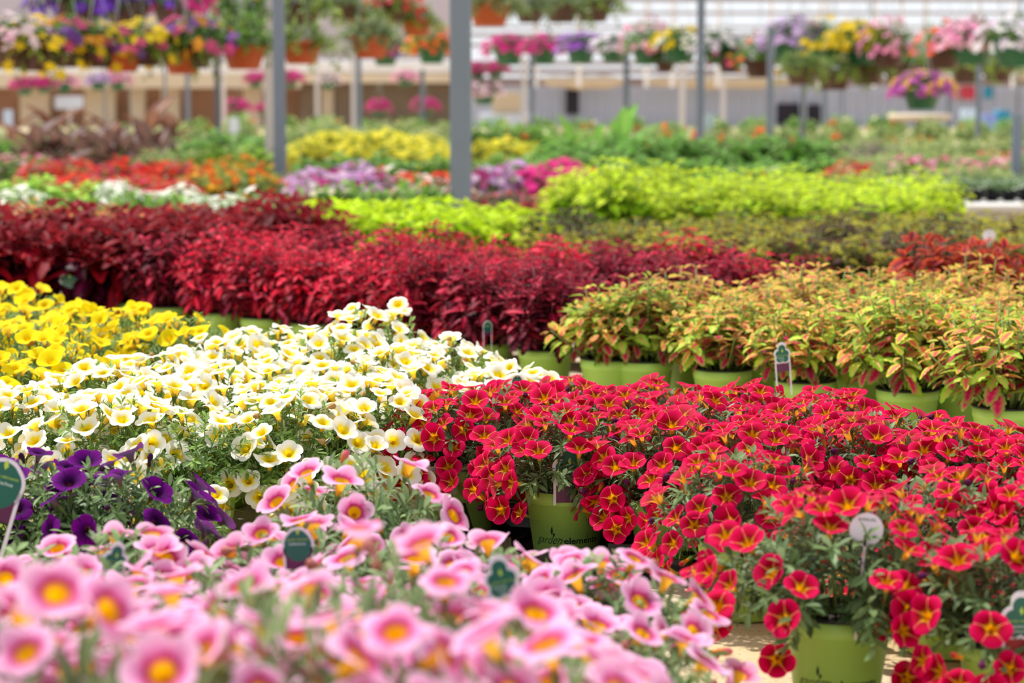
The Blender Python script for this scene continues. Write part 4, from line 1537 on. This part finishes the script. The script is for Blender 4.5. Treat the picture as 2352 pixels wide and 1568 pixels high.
BAS = [  # px, rim y, width, pot, foliage, flowers, n, label
    (178, 2, 108, 'brown', 'dome', 'purple', 50, 'large brown basket with violet flowers, leftmost of the topmost row', 0),
    (292, 4, 96, 'brown', 'dome', 'purmag', 50, 'large brown basket with violet and magenta flowers, second of the topmost row', 0),
    (400, 6, 90, 'brown', 'dome', 'magenta', 40, 'brown basket with bright magenta flowers right of the violet ones at the top', 0),
    (562, 30, 96, 'brown', 'tall', 'yellow', 12, 'bushy green basket with yellow specks left of the pale post', 0),
    (690, 6, 90, 'brown', 'trail', None, 0, 'basket of trailing yellow-green leaves right of the dark grey post', 0),
    (788, 6, 60, 'brown', 'grey', None, 0, 'small dark brown basket with grey green leaves at the top', 0),
    (900, 8, 64, 'brown', 'trail', 'red', 46, 'brown basket with crimson flowers and trailing leaves at the top', 0),
    (835, 40, 62, 'terra', 'trail', None, 0, 'terracotta basket with long pale green trails between two brown ones', 0),
    (955, 44, 62, 'terra', 'trail', None, 0, 'terracotta basket trailing green strands just left of the thickest post', 0),
    (1124, 2, 92, 'terra', 'grey', None, 0, 'bare terracotta basket right of the thickest post', 0),
    (1216, 14, 62, 'brown', 'grey', None, 0, 'brown basket with grey green leaves right of the terracotta one', 0),
    (1290, 6, 74, 'brown', 'grey', None, 0, 'basket hidden by grey green trailing leaves above the violet flowers', 0),
    (1362, 2, 78, 'brown', 'trail', None, 0, 'basket with yellow-green trailing leaves left of the bright roof', 0),
    (30, 96, 100, 'brown', 'dome', 'pinkwhite', 26, 'basket with pale flowers at the left edge, second row', 1),
    (84, 104, 96, 'brown', 'trail', 'yellow', 40, 'basket with yellow flowers at left, second row', 1),
    (160, 98, 92, 'brown', 'dome', 'mix', 46, 'brown basket with violet and orange flowers between two yellow ones', 1),
    (222, 104, 84, 'brown', 'dome', 'yellow', 34, 'brown basket with yellow flowers below the violet and magenta ones', 1),
    (280, 112, 86, 'terra', 'dome', 'mix', 30, 'terracotta bottomed basket with mixed dark flowers, second row', 1),
    (330, 100, 84, 'brown', 'trail', 'yellow', 34, 'basket trailing yellow flowers at the end of the left cluster', 1),
    (440, 98, 96, 'brown', 'dome', 'mix', 40, 'brown basket with rosy and violet flowers left of the bushy green one', 1),
    (420, 118, 84, 'terra', 'trail', None, 0, 'terracotta basket with pale trails under the rosy one', 1),
    (560, 104, 90, 'terra', 'tall', None, 0, 'terracotta basket under the bushy green one', 1),
    (692, 94, 86, 'terra', 'trail', None, 0, 'terracotta basket with trailing leaves right of the dark grey post', 1),
    (850, 82, 84, 'terra', 'grey', None, 0, 'wide terracotta basket on the second row before the thickest post', 1),
    (885, 116, 56, 'green', 'dome', 'purmag', 44, 'basket with magenta and deep violet flowers left of the yellow trail', 2),
    (992, 108, 62, 'green', 'tall', 'orange', 50, 'green basket with orange and coral flowers touching the thickest post', 2),
    (966, 100, 40, 'green', 'trail', 'yellow', 60, 'basket spilling a long strand of yellow flowers', 2),
    (1168, 112, 54, 'green', 'dome', 'magenta', 56, 'green basket with magenta flowers, first right of the thickest post', 3),
    (1248, 112, 52, 'green', 'dome', 'magenta', 56, 'green basket with magenta flowers beside the violet one', 3),
    (1334, 108, 54, 'green', 'dome', 'violet', 56, 'green basket with violet flowers right of the magenta pair', 3),
    (1410, 108, 50, 'green', 'dome', 'white', 56, 'green basket with white lilac flowers beside the violet one', 3),
    (1490, 106, 62, 'green', 'tall', 'pink', 34, 'green leafy basket with pink crown left of the yellow and white one', 3),
    (1562, 100, 62, 'green', 'dome', 'yelwhite', 50, 'green basket with yellow and white flowers left of the thin dark post', 3),
    (1528, 140, 36, 'brown', 'dome', None, 0, 'small brown basket under the pink crowned one', 3),
    (1652, 104, 62, 'green', 'dome', 'white', 46, 'green basket with pale lilac flowers right of the thin dark post', 3),
    (1678, 134, 48, 'brown', 'dome', 'mix', 20, 'brown basket with purple dots right of the thin dark post', 3),
    (1746, 136, 60, 'brown', 'tall', 'few', 8, 'brown basket of bright green leaves with red dots', 3),
    (1826, 92, 80, 'green', 'dome', 'lilac', 70, 'green basket with a large lilac dome of flowers', 3),
    (1896, 104, 66, 'green', 'tall', 'yellow', 20, 'green basket with few yellow flowers right of the lilac dome', 3),
    (1974, 96, 74, 'green', 'dome', 'yellow', 70, 'green basket with a full yellow dome of flowers', 3),
    (2040, 108, 66, 'brown', 'tall', 'pink', 40, 'leafy basket with pink flowers right of the yellow dome', 3),
    (2168, 112, 66, 'brown', 'tall', 'orange', 26, 'brown basket with orange red flowers left of the pink lilac one', 3),
    (2236, 92, 78, 'green', 'dome', 'pink', 60, 'green basket with pink lilac flowers near the right edge', 3),
    (2336, 92, 88, 'green', 'dome', 'white', 60, 'green basket with whitish lilac flowers at the right edge', 3),
    (1842, 150, 62, 'brown', 'trail', None, 0, 'brown basket below the lilac dome', 4),
    (1916, 160, 66, 'brown', 'trail', None, 0, 'brown basket hanging lowest, below the yellow specked one', 4),
    (1992, 148, 66, 'brown', 'trail', None, 0, 'brown basket below the full yellow dome', 4),
    (2068, 146, 62, 'brown', 'tall', None, 0, 'brown leafy basket below the pink flowers', 4),
    (2130, 140, 50, 'brown', 'tall', None, 0, 'small brown leafy basket left of the orange red one', 4),
    (2222, 146, 64, 'brown', 'trail', None, 0, 'brown basket below the pink lilac one', 4),
    (2292, 146, 60, 'brown', 'trail', None, 0, 'brown basket with trailing leaves near the right edge', 4),
    (56, 196, 36, 'green', 'dome', 'magenta', 70, 'small far basket with magenta flowers at the left edge', 5),
    (100, 192, 34, 'green', 'dome', 'magenta', 70, 'small far magenta basket next to the leftmost one', 5),
    (146, 190, 36, 'green', 'dome', 'pink', 70, 'small far basket with pink flowers at left', 5),
    (226, 186, 34, 'green', 'dome', 'lilac', 60, 'small far lilac basket before the cream strip', 5),
    (268, 184, 36, 'green', 'dome', 'pink', 60, 'small far pale pink basket before the cream strip', 5),
    (586, 182, 32, 'green', 'dome', 'magenta', 60, 'small far magenta basket left of the pale post', 5),
    (666, 180, 34, 'green', 'dome', 'magenta', 60, 'small far magenta and pink basket touching the dark post', 5),
    (755, 186, 32, 'green', 'dome', 'pinkwhite', 50, 'small far basket with pale pink flowers right of the dark post', 5),
    (932, 178, 32, 'green', 'dome', 'pink', 60, 'small far basket with light pink flowers left of the yellow strand', 5),
    (545, 246, 34, 'green', 'dome', 'magenta', 60, 'low far magenta basket above the small white card', 6),
    (606, 250, 26, 'green', 'dome', 'magenta', 60, 'low far magenta basket partly behind the pale post', 6),
    (872, 246, 34, 'green', 'dome', 'magenta', 60, 'low far magenta basket right of the paired posts', 6),
    (975, 244, 36, 'green', 'dome', 'magenta', 60, 'low far magenta basket left of the thickest post', 6),
    (1096, 160, 34, 'green', 'dome', 'magenta', 60, 'far magenta basket half hidden by the thickest post', 6),
    (1138, 158, 34, 'green', 'dome', 'magenta', 60, 'far magenta basket above the pale pink one', 6),
    (1112, 210, 48, 'green', 'dome', 'pinkwhite', 60, 'green basket with pale pink trailing flowers right of the thickest post', 6),
    (2118, 204, 78, 'green', 'dome', 'pinkyel', 76, 'green basket with purple flowers hanging alone above the round table', 7),
]
RAILN = {0: 'topmost row of large baskets', 1: 'second row of baskets at left', 2: 'baskets just left of the thickest post', 3: 'long right row of flower baskets',
         4: 'lower brown baskets at right', 5: 'small far baskets at left', 6: 'low far magenta baskets', 7: 'lone purple basket'}
for row in range(8):
    bs = [q for q in BAS if q[8] == row]
    XY = []
    for q in bs:
        p = depth(q[0], q[1], (.20 if row in (5, 6) else .27) * F / q[2])
        XY.append((p.x, p.y, p.z))
    XY = np.array(XY)
    if len(bs) > 2:  # one straight rail through the row
        b_, a_ = np.polyfit(XY[:, 0], XY[:, 1], 1)
        b_ = max(-1.2, min(1.2, b_))
        a_ = float(np.mean(XY[:, 1] - b_ * XY[:, 0]))
    else:
        a_, b_ = float(XY[:, 1].mean()), 0.0
    zr = float(XY[:, 2].max()) + 1.25
    ps = [basket(*q, (a_, b_), zr) for q in bs]
    x0, x1 = min(-6.0, min(p.x for p in ps) - .9), max(6.0, max(p.x for p in ps) + .9)
    rail = thing('hanging_rail', 'steel pipe carrying the %s' % RAILN[row], 'pipe', (0, 0, 0))
    A = Acc()
    A.tube([(x0, a_ + b_ * x0, zr), (x1, a_ + b_ * x1, zr)], .016, .016, 8)
    A.build('pipe', M_GALV, rail)
    for xx in (x0 + .05, x1 - .05):
        A = Acc()
        A.tube([(xx, a_ + b_ * xx, 0), (xx, a_ + b_ * xx, zr)], .014, .014, 8)
        A.build('upright', M_GALV, rail)


# ================================================================ PLANT TAGS
def outline(shapes, n=64, s=1.0, c=(0, 0)):
    """closed outline of a union of discs seen from c"""
    pts = []
    for i in range(n):
        a = 2 * PI * i / n
        dx, dy = math.cos(a), math.sin(a)
        best = 0
        for (x, y, r) in shapes:
            ox, oy = x - c[0], y - c[1]
            b = ox * dx + oy * dy
            q = ox * ox + oy * oy - r * r
            disc = b * b - q
            if disc > 0:
                best = max(best, b + math.sqrt(disc))
        pts.append((c[0] + dx * best * s, c[1] + dy * best * s))
    return pts


def slab(A, pts, y0, y1, mi=0):
    n = len(pts)
    V = [(x, y0, z) for x, z in pts] + [(x, y1, z) for x, z in pts]
    A.add(V, [tuple(range(n)), tuple(range(2 * n - 1, n - 1, -1))] + [(i, i + n, (i + 1) % n + n, (i + 1) % n) for i in range(n)], (1, 1, 1), mi)


def textflat(A, body, size, x, z, y, sx=1.0, shear=0.0, center=True):
    V, f = text_data(body, size, shear)
    w_ = V[:, 0].max() if center else 0
    A.add([((v[0] - w_ / 2) * sx + x, y, v[1] + z) for v in V], f)


CLOVER = [(0, .03, .0125), (-.011, .012, .012), (.011, .012, .012), (0, .006, .016), (-.009, -.004, .012), (.009, -.004, .012)]


def plant_tag(px, py, wpx, zc, label, style='clover', rot=0.0, lean=0.0, real=.046):
    """py: pixel row of the middle of the board"""
    d = ray(px, py)
    t = zc / (d.y * math.cos(PITCH) - d.z * math.sin(PITCH))
    p = Vector((d.x * t, d.y * t, HC + d.z * t))
    k = wpx / F * zc / real
    root = thing('plant_tag', label, 'plant tag', p, rot)
    root.scale = (k, k, k)
    root.rotation_euler = (0, lean, rot)
    A = Acc()
    if style == 'round':
        slab(A, outline([(0, 0, .023)]), 0, .0008)
    elif style == 'oval':
        slab(A, outline([(0, .0, .023), (0, -.006, .022), (0, .006, .019), (0, .012, .013)]), 0, .0008)
    else:
        slab(A, outline(CLOVER, c=(0, .008)), 0, .0008)
    A.build('board', M_TAGW, root, smooth=False)
    L = Acc()
    zb = -(p.z - POT_H + .02) / k
    for s_ in ((-1, 1) if style != 'round' else (0,)):
        x = s_ * .0195
        L.box((x - .0018, 0, min(zb, -.03)), (x + .0018, .0008, -.004))
    L.build('stake', M_TAGW, root, smooth=False)
    if style == 'round':
        T = Acc()
        textflat(T, 'ANNUAL', .0062, 0, .012, -.0004)
        textflat(T, 'sun', .005, .002, -.006, -.0004)
        T.build('lettering', M_INK, root, smooth=False)
        return root
    G = Acc()
    if style == 'oval':
        slab(G, outline([(0, .0, .0195), (0, -.006, .0185), (0, .006, .0155), (0, .012, .0095)]), -.0004, .0003)
    else:
        slab(G, outline(CLOVER, s=.80, c=(0, .006)), -.0004, .0003)
    G.build('green_field', M_TAGG, root, smooth=False)
    if style in ('oval', 'photo', 'red'):
        P = Acc()
        P.box((-.0178, -.0002, -.036), (.0178, .0006, -.014))
        P.build('photo_print', M_TAGP if style != 'red' else M_TAGR, root, smooth=False)
    T = Acc()
    textflat(T, 'garden elements', .0046, 0, .006, -.0007, 1.0, .2)
    T.add([(0, -.0007, .014), (.003, -.0007, .018), (.0004, -.0007, .0245), (-.0022, -.0007, .0195)], [(0, 1, 2, 3)])
    T.build('emblem', M_TAGL, root, smooth=False)
    T = Acc()
    if style == 'oval':
        textflat(T, 'Calibrachoa', .0052, -.001, -.0005, -.0007)
    else:
        textflat(T, 'Summer', .0052, -.004, -.0005, -.0007)
        textflat(T, 'annual', .0048, -.002, -.006, -.0007)
    T.build('lettering', M_TAGT, root, smooth=False)
    return root


plant_tag(1156, 1348, 84, 2.62, 'clover-shaped dark green plant tag with white border among the pink flowers', 'clover', .1, -.22)
plant_tag(684, 1250, 74, 2.95, 'green plant tag with a curved white frame amid the pink flowers below the white bed', 'oval', 0, -.03)
plant_tag(262, 1300, 62, 2.86, 'green plant tag leaning right among the pink flowers at left', 'clover', .5, .25)
plant_tag(2, 1110, 110, 3.25, 'large green plant tag with purple flower print at the left edge', 'oval', .1, .3)
plant_tag(1308, 1092, 80, 4.07, 'dark green plant tag with pale frame in the red flowers, middle', 'photo', .1, 0)
plant_tag(1990, 1216, 78, 3.085, 'round white plant tag lettered ANNUAL among the nearest red flowers', 'round', 0, .08)
plant_tag(2345, 1440, 92, 2.92, 'green and red plant tag in the rightmost nearest green pot', 'red', 0, 0)
plant_tag(1797, 822, 40, 5.45, 'white framed green plant tag in front of the pink and lime coleus', 'photo', .2, -.08)
plant_tag(1120, 750, 26, 6.2, 'dark green tag at the foot of the wine red coleus', 'oval', .6, 0)
plant_tag(160, 655, 48, 7.38, 'green plant tag with white frame before the dark coleus at left', 'clover', 0, 0)
plant_tag(534, 664, 34, 7.1, 'green plant tag turned sideways left of the bright red coleus', 'clover', .9, .2)
plant_tag(2272, 542, 30, 8.1, 'pale tag with green mark in the olive coleus at right', 'round', 0, 0)
plant_tag(1188, 876, 28, 4.75, 'small green tag peeking from the white flowers near the red ones', 'oval', .3, 0)
plant_tag(1496, 1000, 22, 4.4, 'small pale tag deep in the red flowers', 'clover', .3, 0)
plant_tag(636, 460, 22, 11.2, 'turquoise green tag at the foot of the dark grey post', 'oval', 0, 0)


# ================================================================ BLACK CARRY TRAYS
def carry_tray(x, y, rz, lx, ly, label):
    root = thing('carry_tray', label, 'tray', (x, y, 0), rz)
    A = Acc()
    A.box((-lx, -ly, 0), (lx, ly, .004))
    A.build('base', M_TRAY, root, smooth=False)
    B = Acc()
    hh = .045
    for (ax, ay, bx, by) in ((-lx, -ly, lx, -ly), (lx, -ly, lx, ly), (lx, ly, -lx, ly), (-lx, ly, -lx, -ly)):
        nx_, ny_ = (by - ay), -(bx - ax)
        l_ = math.hypot(nx_, ny_)
        nx_, ny_ = nx_ / l_ * .014, ny_ / l_ * .014
        N = 24
        for i in range(N):
            t0, t1 = i / N, (i + 1) / N
            h_ = hh + (.022 if 5 <= i % 12 <= 7 else 0)
            p = [(ax + (bx - ax) * t, ay + (by - ay) * t) for t in (t0, t1)]
            B.add([(p[0][0], p[0][1], 0.0), (p[1][0], p[1][1], 0.0), (p[1][0] + nx_, p[1][1] + ny_, h_), (p[0][0] + nx_, p[0][1] + ny_, h_),
                   (p[1][0] + nx_ * 1.6, p[1][1] + ny_ * 1.6, h_), (p[0][0] + nx_ * 1.6, p[0][1] + ny_ * 1.6, h_),
                   (p[1][0] + nx_ * 1.7, p[1][1] + ny_ * 1.7, h_ - .009), (p[0][0] + nx_ * 1.7, p[0][1] + ny_ * 1.7, h_ - .009)],
                  [(0, 1, 2, 3), (3, 2, 4, 5), (5, 4, 6, 7)])
    B.build('rim', M_TRAY, root, smooth=False)
    D = Acc()
    for i in range(7):
        xx = -lx + 2 * lx * (i + .5) / 7
        D.box((xx - .004, -ly + .01, .004), (xx + .004, ly - .01, .012))
    D.build('rib', M_TRAY, root, smooth=False)
    return root


carry_tray(0.13, 4.12, -.28, .235, .19, 'black plastic carry tray under the middle red potted flowers, with raised rim')
carry_tray(0.50, 4.0, -.28, .12, .19, 'black plastic carry tray under the red flowers behind the nearest red pots')
carry_tray(0.78, 3.93, -.1, .15, .19, 'black plastic carry tray beneath the red flowers right of the round white tag')


# ================================================================ LABELS FOR THE PLANT MASSES
ORD = ['leftmost', 'second from the left', 'third from the left', 'fourth from the left', 'fifth from the left', 'sixth from the left', 'seventh from the left', 'eighth from the left', 'ninth from the left',
       'tenth from the left', 'eleventh from the left', 'twelfth from the left', 'thirteenth from the left', 'fourteenth from the left', 'fifteenth from the left']
ROW = ['nearest', 'second', 'third', 'fourth', 'fifth', 'sixth', 'seventh', 'eighth', 'ninth']
DESC = {
    'white': ('white calibrachoa with yellow throats, %s row, %s', 'white calibrachoas'),
    'yellow': ('yellow calibrachoa at left, %s row, %s', 'yellow calibrachoas'),
    'purple': ('deep purple calibrachoa behind the pink ones, %s row, %s', 'purple calibrachoas'),
    'red': ('red calibrachoa with yellow stars, %s, %s', 'red calibrachoas'),
    'pink': ('pink calibrachoa with magenta throats, %s row, %s', 'pink calibrachoas'),
    'pinklime': ('pink and lime coleus in green pot, %s row, %s', 'pink and lime coleus'),
    'limepink': ('lime green coleus with pink leaf centres, %s row, %s', 'lime and pink coleus'),
    'redblock': ('bright red and wine coleus, %s row, %s', 'red coleus'),
    'orange': ('orange and wine coleus behind the pink lime ones, %s row, %s', 'orange coleus'),
    'darkcol': ('dark crimson large-leaved coleus, %s row, %s', 'dark crimson coleus'),
    'peach': ('peach coloured coleus among the dark ones, %s row, %s', 'peach coleus'),
    'brick': ('brick red coleus behind the peach ones, %s row, %s', 'brick red coleus'),
    'olive': ('olive and plum small-leaved coleus, %s row, %s', 'olive coleus'),
    'lime': ('lime green sweet potato vine before the thickest post, %s row, %s', 'lime sweet potato vines'),
    'frill': ('yellow-green frilly coleus, %s row, %s', 'lime frilly coleus'),
    'bronzelow': ('low bronze canna at left, %s row, %s', 'low bronze cannas'),
}
BDESC = {'whitebed': 'white flowered bedding plant', 'redbed': 'red flowered bedding plant', 'rosebed': 'low rose flowered bedding plant', 'orangebed': 'orange flowered bedding plant',
         'pinkbed': 'pink flowered bedding plant', 'lilacbed': 'lilac flowered bedding plant', 'magbed': 'bright magenta flowered bedding plant', 'yellowbed': 'yellow topped bedding plant',
         'redwhite': 'red and white flowered bedding plant', 'finegreen': 'fine pale green bedding plant', 'mixgreen': 'green bedding plant with few blooms', 'greygreen': 'grey purple bedding plant',
         'flat': 'low white-dotted bedding plant', 'broad': 'broad-leaved green bedding plant', 'broadlime': 'broad-leaved lime green bedding plant'}
REDROW = {0: 'front of the middle trays', 1: 'second row of the middle block', 2: 'rear row of the middle block', 3: 'nearest pots on bare floor', 4: 'between the nearest pots and the trays'}
ZONES = {'left': 'at left', 'beside the dark post': 'left of the dark post', 'behind': 'behind the orange ones', 'post': 'at the foot of the dark post', 'left far': 'far at left',
         'middle': 'between the two thick posts', 'thick post': 'right of the thickest post', 'right': 'behind the lime bed', 'bench': 'at the far right', 'along the far wall': 'along the far wall'}
groups = {}
for root, mk, row in PLANTS:
    groups.setdefault((mk, row), []).append(root)
for (mk, row), rs in groups.items():
    rs.sort(key=lambda r: project(r.location)[0])
    for i, r in enumerate(rs):
        n_ = len(rs)
        o_ = 'single one' if n_ == 1 else (ORD[i] if i < (n_ + 1) // 2 else ORD[n_ - 1 - i].replace('left', 'right'))
        if mk.startswith('bed_'):
            zone, rr = row
            k = mk[4:]
            same = sorted(set(q[1] for m2, q in groups if m2 == mk and q[0] == zone))
            rn = '' if len(same) < 2 else ROW[same.index(rr)] + ' row, '
            r['label'] = '%s %s, %s%s' % (BDESC[k], ZONES[zone], rn, o_)
            r['group'] = BDESC[k] + 's'
        elif mk == 'red':
            r['label'] = DESC[mk][0] % (REDROW[row], o_)
            r['group'] = DESC[mk][1]
        else:
            r['label'] = DESC[mk][0] % (ROW[min(row, 8)], o_)
            r['group'] = DESC[mk][1]
